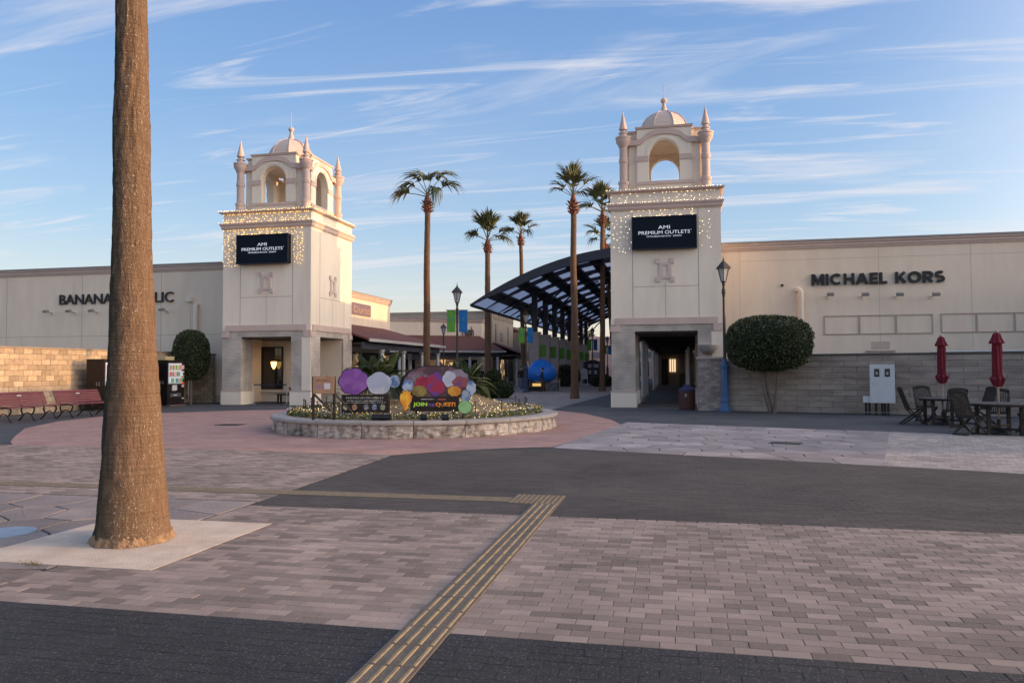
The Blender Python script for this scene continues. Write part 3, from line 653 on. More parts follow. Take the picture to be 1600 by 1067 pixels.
# ------------------------------------------------------------------ stores on both sides of the gateway
def cornice(parent, pts, ztop, h=.36, closed=False, mat=None, cap=True):
    pr_ = [(-.02, ztop - h), (.05, ztop - h), (.07, ztop - h + .07), (.10, ztop - h + .10), (.10, ztop - h + .17), (.15, ztop - h + .22), (.15, ztop - .07), (-.02, ztop - .07)]
    B().sweep(pr_, pts, closed).build('cornice', mat or pinkstone, parent)
    if cap: B().sweep([(-.25, ztop - .068), (.19, ztop - .068), (.19, ztop), (-.25, ztop + .02)], pts, closed).build('roof_flashing', M('flashing', (0.33, 0.31, 0.30), 0.55, (0.27, 0.25, 0.24), 2), parent)
def letters(body, mat, parent, x0, x1, z0, z1, y, depth=.07, bold=.02, spacing=1.0):
    o = text(body, 'letter', mat, None, ((x0 + x1) / 2, y, (z0 + z1) / 2), z1 - z0, x1 - x0, depth, bold=bold, spacing=spacing)
    bm = bmesh.new(); bm.from_mesh(o.data); seen = set(); groups = []
    for v in bm.verts:
        if v in seen: continue
        st = [v]; g = []; seen.add(v)
        while st:
            q = st.pop(); g.append(q)
            for e in q.link_edges:
                w = e.other_vert(q)
                if w not in seen: seen.add(w); st.append(w)
        groups.append(g)
    # text extrusions may come as separate shells: merge shells by overlapping x range
    gs = sorted([(min(v.co.x for v in g), max(v.co.x for v in g), g) for g in groups], key=lambda e: e[0]); mg = []
    for a, b_, g in gs:
        if mg and a < mg[-1][1] - 0.02 * (b_ - a): mg[-1][1] = max(b_, mg[-1][1]); mg[-1][2] += g
        else: mg.append([a, b_, list(g)])
    for a, b_, g in mg:
        idx = {v: i for i, v in enumerate(g)}; fs = {f for v in g for f in v.link_faces}; bb = B(); bb.v = [tuple(v.co) for v in g]; bb.f = [tuple(idx[v] for v in f.verts) for f in fs]
        bb.build('letter', mat, parent, fix=False)
    bm.free(); bpy.data.objects.remove(o)
letm = M('letter_black', (0.018, 0.016, 0.018), 0.4)
def spot(loc, label, group, ln=.42):
    t = thing('spotlight', label, 'spotlight', loc, group=group)
    part(B().path([(0, 0, 0), (0, -.12, .02), (0, -ln, .05)], .022, 8), 'arm', M('lamp_grey', (0.30, 0.27, 0.25), 0.5), t)
    part(B().box(-.07, .07, -.03, 0, -.07, .07), 'mount', cream, t)
    part(B().obox((0.05, -ln - .02, .07), (.26, .16, .11), rx=R(25)), 'lamp_head', M('lamp_grey', (0.3, 0.27, 0.25)), t)

YF = 33.1
LX1 = -17.97 - HW
lb = thing('store_building', 'long cream store with dark flared capital letters left of the gateway', 'building', (-33, YF, 0))
B().box(-60, LX1, YF, 46, 0, 6.55).build('wall', cream, lb)
B().box(-60, LX1, YF + .3, 46, 6.551, 6.62).build('roof', M('flat_roof', (0.2, 0.2, 0.2)), lb)
cornice(lb, [(-60, YF), (LX1 + .0, YF)], 6.86)
for x in (-25.0, -29.6, -34.2, -38.8): B().box(x - .008, x + .008, YF - .004, YF + .02, .3, 6.45).build('panel_joint', groove, lb)
for x0, x1 in ((-60, LX1),): B().box(x0, x1, YF - .05, YF - .001, 0, .35).build('plinth', pinkstone, lb)
B().box(-60, LX1 , YF - .003, YF + .02, 3.32, 3.336).build('panel_joint', groove, lb)
B().box(LX1 - .1 - .18, LX1 - .0, YF - .09, YF - .0015, 0.35, 6.45).build('corner_pilaster', cream, lb)
s1 = thing('store_sign', 'black flared letters on the cream store wall above the benches', 'sign', (-27.4, YF, 4.9))
pa = atY(93, 477, YF - .05); pb_ = atY(271, 457, YF - .05)
letters('BANANA REPUBLIC', letm, s1, pa.x, pb_.x, pa.z + .02, pa.z + .54, YF - .05, bold=.006)
for k, xp in enumerate((83, 118, 153, 187, 221, 262)):
    p = atY(xp, 491 - .015 * xp, YF); spot((p.x, YF, p.z), 'small arm lamp below the flared store letters', 'arm lamps below the flared store letters', .5)
t = thing('vent_pipe', 'cream drain pipe with elbow on the store wall by the tower', 'pipe', (-22.6, YF, 2.5))
p = atY(309, 478, YF); part(B().path([(p.x + 22.6, 0, 2.28), (p.x + 22.6, -.16, 2.26), (p.x + 22.6, -.18, 2.15), (p.x + 22.6, -.18, .1 - 2.4)], .11, 12), 'pipe', cream, t, True)
t = thing('junction_box', 'small pale box with cable on the store wall near the pipe', 'box', (-23.2, YF, 4.9))
p = atY(297, 468, YF); part(B().box(p.x + 23.2 - .16, p.x + 23.2 + .16, -.16, 0, p.z - 5.02, p.z - 4.78), 'box', pale, t); part(B().box(p.x + 23.2 - .02, p.x + 23.2 + .02, -.04, 0, -4.5, p.z - 5.021), 'cable', pale, t)

rb = thing('store_building', 'long cream store with heavy black block letters beside the clipped dome tree', 'building', (12, YF, 0))
RX0 = -0.30 + HW
B().box(RX0, 46, YF, 52, 0, 6.58).build('wall', cream, rb)
B().box(RX0, 46, YF + .3, 52, 6.581, 6.64).build('roof', M('flat_roof', (0.2, 0.2, 0.2)), rb)
cornice(rb, [(RX0, YF), (46, YF)], 6.86)
for x in (2.75, 8.2, 11.6, 15.1): B().box(x - .006, x + .006, YF - .003, YF + .02, 2, 6.5).build('panel_joint', M('faint_joint', (0.46, 0.385, 0.325), 0.9), rb)
B().box(RX0 + .9, 46, YF - .0035, YF + .02, 6.05, 6.062).build('panel_joint', M('faint_joint', (0.46, 0.385, 0.325)), rb)
frame_m = M('panel_trim', (0.46, 0.36, 0.30), 0.85)
def blank_panel(x0, x1, z0, z1):
    b = B(); w = .035; y0, y1 = YF - .03, YF - .0008
    b.box(x0, x1, y0, y1, z1 - w, z1); b.box(x0, x1, y0, y1, z0, z0 + w); b.box(x0, x0 + w, y0, y1, z0 + w + .0005, z1 - w - .0005); b.box(x1 - w, x1, y0, y1, z0 + w + .0005, z1 - w - .0005); b.build('panel_frame', frame_m, rb)
xs = [6.06, 7.42, 8.80, 10.17]
for a, b_ in zip(xs, xs[1:]): blank_panel(a + .002, b_ - .002, 2.92, 3.70)
xs = [10.46, 11.75, 13.1, 14.5]
for a, b_ in zip(xs, xs[1:]): blank_panel(a + .002, b_ - .002, 2.94, 3.71)
B().box(7.65, 8.75, YF - .06, YF - .001, 2.20, 2.26).build('ledge', frame_m, rb)
B().box(7.85, 8.55, YF - .008, YF - .001, 2.3, 2.62).build('patch', M('cream_patch', (0.56, 0.455, 0.38), 0.9), rb)
s2 = thing('store_sign', 'heavy black block letters on the cream wall behind the red umbrellas', 'sign', (8.1, YF, 5.0))
def strip(b, pts, w, y0, y1):                # a thick mitred stroke in x,z
    P_ = [Vector(p) for p in pts]; k = len(P_); Lf = []; Rt = []
    for i in range(k):
        d0 = (P_[i] - P_[i - 1]).normalized() if i else (P_[1] - P_[0]).normalized(); d1 = (P_[i + 1] - P_[i]).normalized() if i < k - 1 else d0
        n0 = Vector((-d0.y, d0.x)); n1 = Vector((-d1.y, d1.x)); m_ = n0 + n1; m_ = m_ / max(m_.dot(n0), .35); Lf.append(P_[i] + m_ * w / 2); Rt.append(P_[i] - m_ * w / 2)
    o = len(b.v)
    for y in (y0, y1): b.v += [(p.x, y, p.y) for p in Lf] + [(p.x, y, p.y) for p in Rt]
    for i in range(k - 1):
        b.f += [(o + i, o + i + 1, o + k + i + 1, o + k + i), (o + 2 * k + i, o + 3 * k + i, o + 3 * k + i + 1, o + 2 * k + i + 1), (o + i, o + 2 * k + i, o + 2 * k + i + 1, o + i + 1), (o + k + i, o + k + i + 1, o + 3 * k + i + 1, o + 3 * k + i)]
    for i in (0, k - 1): b.f.append((o + i, o + k + i, o + 3 * k + i, o + 2 * k + i))
def arc(cx, cz, rx, rz_, a0, a1, n=18): return [(cx + rx * math.cos(R(a0 + (a1 - a0) * i / n)), cz + rz_ * math.sin(R(a0 + (a1 - a0) * i / n))) for i in range(n + 1)]
hw = .11                                      # half stroke, letter height 1
GL = {'M': (1.05, [[(hw, 0), (hw, 1)], [(.94, 0), (.94, 1)], [(.16, .96), (.525, .22), (.89, .96)]]), 'I': (.22, [[(.11, 0), (.11, 1)]]), 'C': (.98, [arc(.52, .5, .41, .40, 48, 312)]), 'H': (.86, [[(hw, 0), (hw, 1)], [(.75, 0), (.75, 1)], [(.2, .5), (.66, .5)]]),
      'A': (.98, [[(.07, 0), (.47, .96)], [(.91, 0), (.51, .96)], [(.25, .30), (.73, .30)]]), 'E': (.66, [[(hw, 0), (hw, 1)], [(.2, .89), (.64, .89)], [(.2, .5), (.60, .5)], [(.2, .11), (.64, .11)]]), 'L': (.60, [[(hw, 0), (hw, 1)], [(.2, .11), (.59, .11)]]),
      'K': (.86, [[(hw, 0), (hw, 1)], [(.2, .42), (.74, .97)], [(.34, .58), (.77, .03)]]), 'O': (1.04, [arc(.52, .5, .42, .40, 0, 362, 30)]), 'R': (.80, [[(hw, 0), (hw, 1)], [(.2, .89), (.45, .89)] + arc(.46, .665, .225, .225, 85, -85, 12) + [(.2, .44)], [(.44, .42), (.70, .02)]]), 'S': (.78, [arc(.40, .70, .26, .20, 40, 270, 14)[:-1] + arc(.40, .30, .27, .20, 90, -140, 14)])}
adv = 0.0; lay_ = []
for chh in 'MICHAEL KORS':
    if chh == ' ': adv += .52; continue
    lay_.append((chh, adv)); adv += GL[chh][0] + .13
adv -= .13; LX, RX, ZB, HH = 5.60, 10.62, 4.96, .46; sc = (RX - LX) / adv
for chh, ax_ in lay_:
    b_ = B()
    for q, st in enumerate(GL[chh][1]): strip(b_, [(LX + (ax_ + x) * sc, ZB + z * HH) for x, z in st], .105, YF - .11 - .003 * q, YF - .02)
    b_.build('letter', letm, s2)
for xp in (1292, 1346, 1399, 1455):
    p = atY(xp, 464, YF); spot((p.x, YF, p.z), 'small arm lamp below the heavy block letters', 'arm lamps below the heavy block letters')
t = thing('vent_pipe', 'cream elbow pipe on the wall behind the clipped dome tree', 'pipe', (5.14, YF, 2.1))
part(B().path([(-.1, 0, 2.68), (-.06, -.16, 2.68), (0, -.18, 2.62), (0, -.18, 2.5), (0, -.18, 0)], .12, 12), 'pipe', cream, t, True)
part(B().path([(0, -.18, 2.18), (0, -.18, 2.24)], .14, 12), 'collar', cream, t)
t = thing('security_camera', 'tiny dark camera on the cream wall near the dome tree', 'camera', (4.45, YF, 5.0))
part(B().lathe([(.03, -.05), (.055, -.03), (.06, .0), (.05, .03), (.02, .05)], 10, (0, -.06, 0)), 'dome', blackm, t); part(B().box(-.03, .03, -.05, 0, .02, .07), 'mount', white, t)
# store wing closing the plaza on the right, beyond the frame
wg = thing('store_building', 'low cream store wing with flat roof closing the plaza beyond the patio tables', 'building', (18, 26, 0))
B().box(17.5, 40, 18.3, YF - .05, 0, 4.75).build('wall', cream, wg)
cornice(wg, [(17.5, YF - .1), (17.5, 18.3), (40, 18.3)], 5.0)

# ------------------------------------------------------------------ block walls
def block_wall(name, label, a, b, h, bl, bh, mat, th=.2, cap=.06, capmat=None, seed=1, limit=300, rough=.012, face=1):
    a = Vector(a); b = Vector(b); d = (b - a); ln = d.length; d.normalize(); nrm = Vector((d.y, -d.x)) * face       # faces 'nrm'
    ang = math.atan2(d.y, d.x); rnd = random.Random(seed)
    t = thing(name, label, 'wall', (a.x, a.y, 0), ang)
    y0, y1 = (0.02, th) if face > 0 else (-th, -0.02)
    part(B().box(0, ln, y0, y1, 0, h - .001), 'core', mortar, t)
    if capmat: part(B().box(-.02, ln + .02, (y0 if face > 0 else y0 - .0) - .06, y1 + .06, h, h + cap), 'coping', capmat, t)
    rows = int(round(h / bh)); hh = h / rows; pieces = []
    for r in range(rows):
        x = -bl * .5 if r % 2 else 0.0
        while x < ln - .02:
            xa, xb = max(0, x), min(ln, x + bl); x += bl
            if xb - xa > .05: pieces.append((xa, xb, r * hh, (r + 1) * hh))
    pieces.sort(key=lambda q: (Matrix.Translation((a.x, a.y, 0)) @ Matrix.Rotation(ang, 4, 'Z') @ Vector(((q[0] + q[1]) / 2, 0, (q[2] + q[3]) / 2)) - CAM).length)
    rest = B(); rt = []
    for k, (xa, xb, za, zb) in enumerate(pieces):
        bb = B() if k < limit else rest; tone = rnd.random(); o = len(bb.f); f1 = -(rnd.random() * rough + .003) if face > 0 else (rnd.random() * rough + .003); f0_ = 0.02 if face > 0 else -0.02; g = .004; ch = .008
        ov = len(bb.v)
        for (ins, yy) in ((g, f0_), (g, f1 * .2), (g + ch, f1)):
            for i, j in ((xa + ins, za + ins), (xb - ins, za + ins), (xb - ins, zb - ins), (xa + ins, zb - ins)): bb.v.append((i, yy + (rnd.uniform(-.002, .002) if yy == f1 else 0), j))
        for q in (0, 1):
            for i in range(4): j = (i + 1) % 4; bb.f.append((ov + q * 4 + i, ov + q * 4 + j, ov + q * 4 + 4 + j, ov + q * 4 + 4 + i))
        bb.f.append((ov + 8, ov + 9, ov + 10, ov + 11))
        if k < limit: part(bb, 'block', mat, t, tone=tone)
        else: rt += [tone] * (len(bb.f) - o)
    if rest.v: o = part(rest, 'blocks', mat, t, tone=rt); o['kind'] = 'stuff'
    return t
copem = M('coping_stone', (0.30, 0.24, 0.19), 0.85, (0.24, 0.19, 0.15), 3)
coped = M('coping_dark', (0.10, 0.088, 0.08), 0.85, (0.07, 0.062, 0.058), 3)
block_wall('block_wall', 'sandy split block wall behind the red benches and drinks machines', (-23.0, 6.0), (-23.0, 32.5), 2.38, .40, .198, blockmat, capmat=copem, seed=2, face=1)
block_wall('block_wall', 'short sandy block return wall beside the drinks machine and pipe', (-22.98, 32.6), (-21.75, 32.6), 2.30, .40, .198, blockmat, capmat=coped, seed=3)
bw = block_wall('block_wall', 'weathered grey block wall behind the patio tables and dome tree', (1.92, 28.65), (15.5, 25.0), 1.98, .78, .198, blockgrey, capmat=coped, seed=5)
# pipe rail standing on the wall
t = thing('pipe_rail', 'dark pipe railing on the grey wall beside the red umbrellas', 'railing', (10.0, 26.5, 2.04))
def wallpt(x): return 28.65 - (x - 1.92) * (3.65 / 13.58) + .1
for i, x in enumerate((9.9, 11.0, 12.1, 13.2, 14.3)):
    B().path([(x, wallpt(x), 2.04), (x, wallpt(x), 2.46 if i else 2.15)], .035, 8).build('post', blackm, t)
B().path([(10.9, wallpt(10.9), 2.36), (15.2, wallpt(15.2), 2.36)], .018, 6).build('rail', blackm, t)
B().path([(8.2, wallpt(8.2) - .05, 2.065), (15.2, wallpt(15.2) - .05, 2.065)], .022, 6).build('conduit', white, t)
# brick pillar at the end of the grey wall, with a bowl lamp above
t = thing('brick_pillar', 'short pinkish brick pillar with stone cap beside the slatted bin', 'pillar', (1.32, 29.0, 0))
B().box(.87, 1.79, 28.72, 29.4, 0, 1.90).build('core', mortar, t)
def pillar_bricks():
    rnd = random.Random(8); bb = B(); tn = []
    n_single = 0
    for r in range(19):
        z = r * .1; off = (r % 2) * .11
        for face in range(2):
            L_ = .92 if face == 0 else .68; x = -off
            while x < L_ - .01:
                xa, xb = max(0, x) + .004, min(L_, x + .22) - .004; x += .22
                if xb - xa < .03: continue
                e = rnd.uniform(.008, .018); b = B()
                if face == 0: b.box(.87 + xa, .87 + xb, 28.72 - e, 28.725, z + .004, z + .096)
                else: b.box(.865 - e + .0, .868, 28.72 + xa, 28.72 + xb, z + .004, z + .096)
                b.build('brick', pillarbrick, t, tone=rnd.random())
pillar_bricks()
B().box(.80, 1.86, 28.65, 29.38, 1.902, 1.98).build('cap', pinkstone, t)
t = thing('wall_lamp', 'stone half bowl wall lamp above the brick pillar', 'lamp', (1.32, 30.8, 2.1))
b = B(); b.lathe([(.02, 0), (.20, .05), (.32, .20), (.36, .34), (.36, .38), (.30, .38)], 20); o = part(b, 'bowl', M('bowl_stone', (0.33, 0.29, 0.27), 0.9, (0.28, 0.25, 0.23), 4), t, True)
# ------------------------------------------------------------------ inside the gateway openings
t = thing('shop_wall', 'cream shop wall with one dark window inside the arch of the benches tower', 'shop front', (-19, 34.3, 0))
B().box(-20.2, -15.9, 34.32, 34.5, 0, 3.0).build('wall', cream, t)
fr = B(); x0, x1, z0, z1 = -20.15, -18.98, .62, 2.72
fr.box(x0, x1, 34.24, 34.318, z1 - .07, z1); fr.box(x0, x1, 34.24, 34.318, z0, z0 + .07); fr.box(x0, x0 + .07, 34.24, 34.318, z0 + .071, z1 - .071); fr.box(x1 - .07, x1, 34.24, 34.318, z0 + .071, z1 - .071)
w = B().box(x0 + .07, x1 - .07, 34.29, 34.3, z0 + .07, z1 - .07).build('window', glassdark, t)
fr.build('frame', blackm, w)
B().box(-20.2, -15.9, 34.2, 34.318, 0.42, .5).build('sill', pinkstone, t)
t = thing('pendant_lamp', 'glowing amber pendant lamp hanging inside the tower arch before the window', 'lamp', (-19.35, 34.05, 1.9))
b = B(); b.lathe([(.004, -.30), (.05, -.26), (.10, -.16), (.135, -.02), (.14, .05), (.13, .08)], 14); part(b, 'shade', lampglow, t, True); part(B().path([(0, 0, .08), (0, 0, 1.08)], .008, 6), 'cord', blackm, t)
# rope barrier and a dark bench in the arch
for x in (-19.05, -17.35):
    t = thing('barrier_post', 'slim steel barrier post at the mouth of the tower arch', 'barrier post', (x, 31.7, 0), group='slim barrier posts at the tower arch')
    part(B().lathe([(.15, 0), (.15, .012), (.03, .03), (.022, .04), (.022, .92), (.034, .93), (.034, .98), (.01, 1.0)], 14), 'post', M('steel', (0.5, 0.49, 0.47), 0.35, metal=0.8), t, True)
o = B().box(-19.02, -17.38, 31.685, 31.70, .86, .92).build('barrier_belt', M('belt', (0.03, 0.03, 0.05), 0.7)); tag(o, 'dark belt stretched between the two steel barrier posts', 'belt')
def plain_table(x, y, w, d, h, label, cat, name):
    t = thing(name, label, cat, (x, y, 0)); part(B().box(-w / 2, w / 2, -d / 2, d / 2, h - .05, h), 'top', darkwood, t)
    for sx in (-1, 1):
        for sy in (-1, 1): part(B().box(sx * (w / 2 - .06) - .035, sx * (w / 2 - .06) + .035, sy * (d / 2 - .06) - .035, sy * (d / 2 - .06) + .035, 0, h - .051), 'leg', darkwood, t)
plain_table(-17.75, 32.55, 1.0, .38, .44, 'low dark bench seat inside the tower arch', 'bench', 'bench_seat')
plain_table(-17.3, 33.35, 1.3, .75, .74, 'dark wooden table inside the tower arch behind the bench seat', 'table', 'dark_table')

# ------------------------------------------------------------------ covered walk behind the right-hand tower
aw = thing('arcade', 'covered walk with white posts and dark ceiling behind the tower arch', 'arcade', (-.4, 48, 0))
B().box(-1.75, 1.7, 35.3, 76, 3.12, 3.25).build('ceiling', M('arcade_ceiling', (0.10, 0.09, 0.085), 0.9), aw)
B().box(-1.62, -1.30, 35.3, 76, 2.86, 3.118).build('beam', navy, aw)
for k in range(10): B().box(-1.28, 1.2, 36.8 + k * 3.6, 37.0 + k * 3.6, 2.88, 3.118).build('cross_beam', darkwood, aw)
B().box(-.75, .35, 43.0, 43.1, 2.35, 2.86).build('hanging_sign', blackm, aw)
for y in (36.4, 38.6, 41.2, 56.0, 63.0, 70.0):
    p = B().path([(-1.45, y, .22), (-1.45, y, 2.858)], .095, 12).build('post', white, aw); B().lathe([(.17, .0), (.17, .18), (.12, .22)], 12, (-1.45, y, 0)).build('post_base', M('post_base', (0.3, 0.28, 0.27)), p)
for y in (46.5, 54.0): B().path([(.86, y, .0), (.86, y, 2.858)], .095, 12).build('post', white, aw)
B().box(1.72, 1.86, 35.3, 52, 0, 3.118).build('side_wall', cream, aw)
B().box(-1.75, 1.85, 74.0, 74.2, 0, 3.118).build('end_wall', M('end_wall', (.34, .27, .21), .9, (.28, .22, .17), 1), aw)
lw = B().box(-.46, .18, 73.9, 73.995, 1.25, 2.45).build('lit_window', M('lit_window', (0.4, 0.3, 0.2), 0.5, emit=(1.0, 0.70, 0.42), estr=.55), aw)
for i in range(4): B().box(-.49 + i * .213, -.43 + i * .213, 73.84, 73.898, 1.2, 2.5).build('mullion', darkwood, lw)
for x in (-1.2, -.85): B().box(x, x + .28, 73.85, 73.99, 0, 2.5).build('door', darkwood, aw)
B().box(.45, 1.1, 66.2, 66.8, 0, 1.15).build('dark_counter', darkwood, aw)
B().box(1.5, 1.715, 36.5, 51, .4, 2.5).build('shop_window', glassdark, aw)
for y in (38.0, 42.5): B().box(1.495, 1.4999, y, y + 1.2, .9, 2.2).build('lit_display', warmdim, aw)

# ------------------------------------------------------------------ shops along the left of the street
def hip_awning(parent, x0, x1, y0, y1, ze, zt, cols, name='awning'):
    # lean-to roof: high edge at x0 (wall), eave at x1; hipped at its far end
    b = B(); hipd = (x1 - x0)
    b.v = [(x0, y0, zt), (x1, y0, ze), (x1, y1, ze), (x0, y1 - hipd, zt), (x0, y1, ze), (x0, y0, zt - .1), (x1, y0, ze - .1), (x1, y1, ze - .1), (x0, y1, ze - .1)]
    b.f = [(0, 1, 2, 3), (3, 2, 4), (1, 6, 7, 2), (2, 7, 8, 4), (0, 5, 6, 1), (5, 8, 7, 6)]
    r = b.build('roof', redroof, parent)
    B().box(x1 - .02, x1 + .06, y0, y1 + .06, ze - .14, ze + .012).build('gutter', M('gutter', (0.5, 0.48, 0.46), 0.5), r)
    B().box(x1 - .42, x1 - .28, y0, y1 - .3, ze - .50, ze - .16).build('fascia_beam', M('fascia', (0.05, 0.055, 0.075), 0.6), parent)
    B().box(x0, x1 - .43, y1 - .44, y1 - .30, ze - .50, ze - .16).build('fascia_beam', M('fascia', (0.05, 0.055, 0.075), 0.6), parent)
    B().box(x0 + .01, x1 - .43, y0, y1 - .45, ze - .24, ze - .20).build('soffit', M('soffit_brown', (0.09, 0.07, 0.06)), parent)
    for (cx_, cy_) in cols:
        c = B().path([(cx_, cy_, .2), (cx_, cy_, ze - .62)], .11, 14).build('column', white, parent, True)
        B().lathe([(.11, ze - .64), (.17, ze - .58), (.17, ze - .505)], 14, (cx_, cy_, 0)).build('capital', white, c); B().lathe([(.17, 0), (.17, .16), (.11, .2)], 14, (cx_, cy_, 0)).build('column_base', white, c)
def shop_windows(parent, x, ys, z0=.35, z1=2.5, lit=(), face=1):
    for i, (ya, yb) in enumerate(ys):
        g = B().box(x, x + .02 * face if face > 0 else x, ya, yb, z0, z1).build('window', warmdim if i in lit else glassdark, parent)
        f = B()
        for yy in (ya, yb): f.box(x + .005, x + .06, yy - .04, yy + .04, z0 - .05, z1 + .05)
        f.box(x + .005, x + .06, ya + .041, yb - .041, z1 - .03, z1 + .05); f.build('frame', darkwood, g)
b1 = thing('store_building', 'cream corner shop with red shingle awning and painted name panel behind the tower', 'building', (-21, 41, 0))
B().box(-30, -18, 35.35, 46.2, 0, 5.75).build('wall', cream, b1)
cornice(b1, [(-18, 46.2), (-30, 46.2)], 6.06); cornice(b1, [(-18, 35.35), (-18, 46.2)], 6.06)
for y in (38.6, 42.6): B().box(-18.0005 - .02, -17.997, y - .008, y + .008, 3.9, 5.7).build('panel_joint', groove, b1)
hip_awning(b1, -17.99, -14.9, 35.4, 48.2, 3.12, 4.15, [(-15.27, y) for y in (38.0, 41.3, 44.6, 47.8)] + [(-17.2, 47.8)])
shop_windows(b1, -17.99, [(36.2, 38.6), (39.0, 41.2), (41.8, 44.0), (44.4, 45.9)], lit=(1, 3))
s3 = thing('shop_sign', 'purple grey painted name panel on the cream corner shop', 'sign', (-17.95, 41.5, 4.6))
pa = atX(547, 476, -17.97); pb_ = atX(579, 495, -17.97)
B().box(-17.992, -17.95, pa.y - 2.2, pb_.y, 4.74, 5.44).build('panel', M('sign_purple', (0.20, 0.155, 0.20), 0.8, (0.16, 0.12, 0.165), 4), s3)
text('A.K Durot', 'lettering', M('sign_gold', (0.36, 0.25, 0.18), 0.7), s3, (-17.945, (pa.y - 2.2 + pb_.y) / 2 + .35, 5.08), .42, pb_.y - pa.y + 1.2, .015, rz=R(90), bold=.01)
# string of warm bulbs on a post by the shop
bulbs('string_lights', [(-15.6 + .03 * math.sin(k), 39.1 + .03 * math.cos(k * 2.1), .5 + k * .16) for k in range(14)], .05, warmglow, 'vertical string of warm round bulbs under the corner shop awning', 'string lights')

b2 = thing('store_building', 'angled cream shop with orange lit cornice and black script letters', 'building', (-20, 64, 0))
P2 = [(-25.5, 58.8), (-16.6, 64.6), (-16.6, 76), (-36, 76), (-36, 58.8)]
B().prism(P2, 0, 5.7).build('wall', cream, b2)
cornice(b2, [(-36, 58.8), (-25.5, 58.8), (-16.6, 64.6), (-16.6, 66.0)], 6.02)
dv = Vector((8.9, 5.8)).normalized(); nv = Vector((dv.y, -dv.x))
def at2(u, o): q = Vector((-25.5, 58.8)) + dv * u + nv * o; return (q.x, q.y)
aw2 = B(); e0, e1, e2, e3 = at2(-3, .01), at2(10.4, .01), at2(11.8, 3.0), at2(-3, 3.0)
aw2.v = [(*e0, 4.5), (*e1, 4.5), (*e2, 3.1), (*e3, 3.1), (*e0, 4.4), (*e1, 4.4), (*e2, 3.0), (*e3, 3.0)]
aw2.f = [(0, 3, 2, 1), (4, 5, 6, 7), (3, 7, 6, 2), (2, 6, 5, 1), (0, 4, 7, 3)]; r2 = aw2.build('roof', redroof, b2)
g = B(); g.bar((*at2(-3, 3.03), 3.05), (*at2(11.8, 3.03), 3.05), .08, .14); g.build('gutter', M('gutter', (0.5, 0.48, 0.46)), r2)
g = B(); g.bar((*at2(-3, 2.6), 2.78), (*at2(11.3, 2.6), 2.78), .14, .34); g.build('fascia_beam', M('fascia', (0.05, 0.055, 0.075)), b2)
for u in (-.5, 2.7, 5.9, 8.7, 11.2):
    q = at2(u, 2.6); c = B().path([(*q, .18), (*q, 2.6)], .12, 12).build('column', white, b2, True)
for u0_, u1_, lit in ((-2, 1.0, 1), (1.6, 4.6, 0), (5.2, 8.2, 1), (8.7, 10.2, 0)):
    pq = [at2(u0_, .02), at2(u1_, .02), at2(u1_, .05), at2(u0_, .05)]; B().prism(pq, .3, 2.4).build('window', warmdim if lit else glassdark, b2)
s4 = thing('shop_sign', 'black script letters on the angled cream shop beside the palm trunk', 'sign', (-17.2, 64.1, 5.0))
q = at2(9.35, .06); text('Hush', 'lettering', letm, s4, (q[0], q[1], 4.9), .75, 1.05, .05, rz=math.atan2(dv.y, dv.x), bold=.01)
d_ = B(); d_.lathe([(1.9, 0), (1.9, .6), (1.75, 1.0), (1.3, 1.5), (.7, 1.85), (.02, 2.0)], 20, (-34, 75, 5.9)); o = d_.build('roof_dome', M('slate_dome', (0.045, 0.045, 0.075), 0.5), smooth=True); tag(o, 'dark slate dome rising behind the cream corner shop', 'dome')

stucco = M('taupe_stucco', (0.36, 0.31, 0.255), 0.9, (0.31, 0.265, 0.22), 1.0)
b3 = thing('store_building', 'taupe shop with panelled frieze and slit windows on the street', 'building', (-19, 70, 0))
B().box(-28, -16, 66.05, 75.2, 0, 6.15).build('wall', stucco, b3)
cornice(b3, [(-28, 66.05), (-16, 66.05), (-16, 75.2), (-28, 75.2)], 6.9, mat=stucco, cap=False)
B().box(-28, -15.97, 66.02, 75.23, 6.151, 6.6).build('frieze', stucco, b3)
for k in range(9): B().box(-15.965, -15.93, 66.4 + k * 1.0, 67.0 + k * 1.0, 6.2, 6.52).build('frieze_panel', M('frieze_dark', (0.26, 0.22, 0.18), 0.9), b3)
for y in (67.4, 72.6): B().box(-15.998, -15.96, y, y + .14, 3.9, 5.7).build('slit_window', glassdark, b3)
w3 = B().box(-15.998, -15.95, 69.5, 70.4, 4.2, 5.0).build('wall_lantern', M('lantern_grey', (0.2, 0.2, 0.22)), b3)
hip_awning(b3, -15.95, -13.4, 66.2, 70.5, 3.0, 4.0, [(-13.9, 66.8), (-13.9, 70.0)])
shop_windows(b3, -15.99, [(66.6, 68.6), (69.0, 71.0), (71.6, 74.6)], lit=(1,))
b4 = thing('store_building', 'taupe terrace with dark red roofs along the far street', 'building', (-19, 90, 0))
B().box(-28, -15.4, 75.25, 118, 0, 5.3).build('wall', stucco, b4)
B().prism_xz([(-28, 5.31), (-15.0, 5.31), (-19, 6.7), (-28, 6.9)], 76, 118).build('roof', redroof, b4)
for k in range(8):
    y = 77 + k * 5; B().box(-15.395, -15.35, y, y + 3.2, .4, 2.6).build('window', warmglow if k % 3 == 1 else glassdark, b4)
    B().box(-15.395, -15.3, y + .4, y + 2.4, 3.2, 3.9).build('fascia_sign', M(f'fascia_{k % 3}', ((.5, .5, .48), (.05, .05, .06), (.3, .05, .04))[k % 3], 0.7), b4)
b6 = thing('store_building', 'cream row of shops behind the covered walk on the far side of the street', 'building', (6, 80, 0))
B().box(1.9, 24, 52.05, 118, 0, 6.6).build('wall', cream, b6)
cornice(b6, [(1.9, 118), (1.9, 52.05)], 6.86)
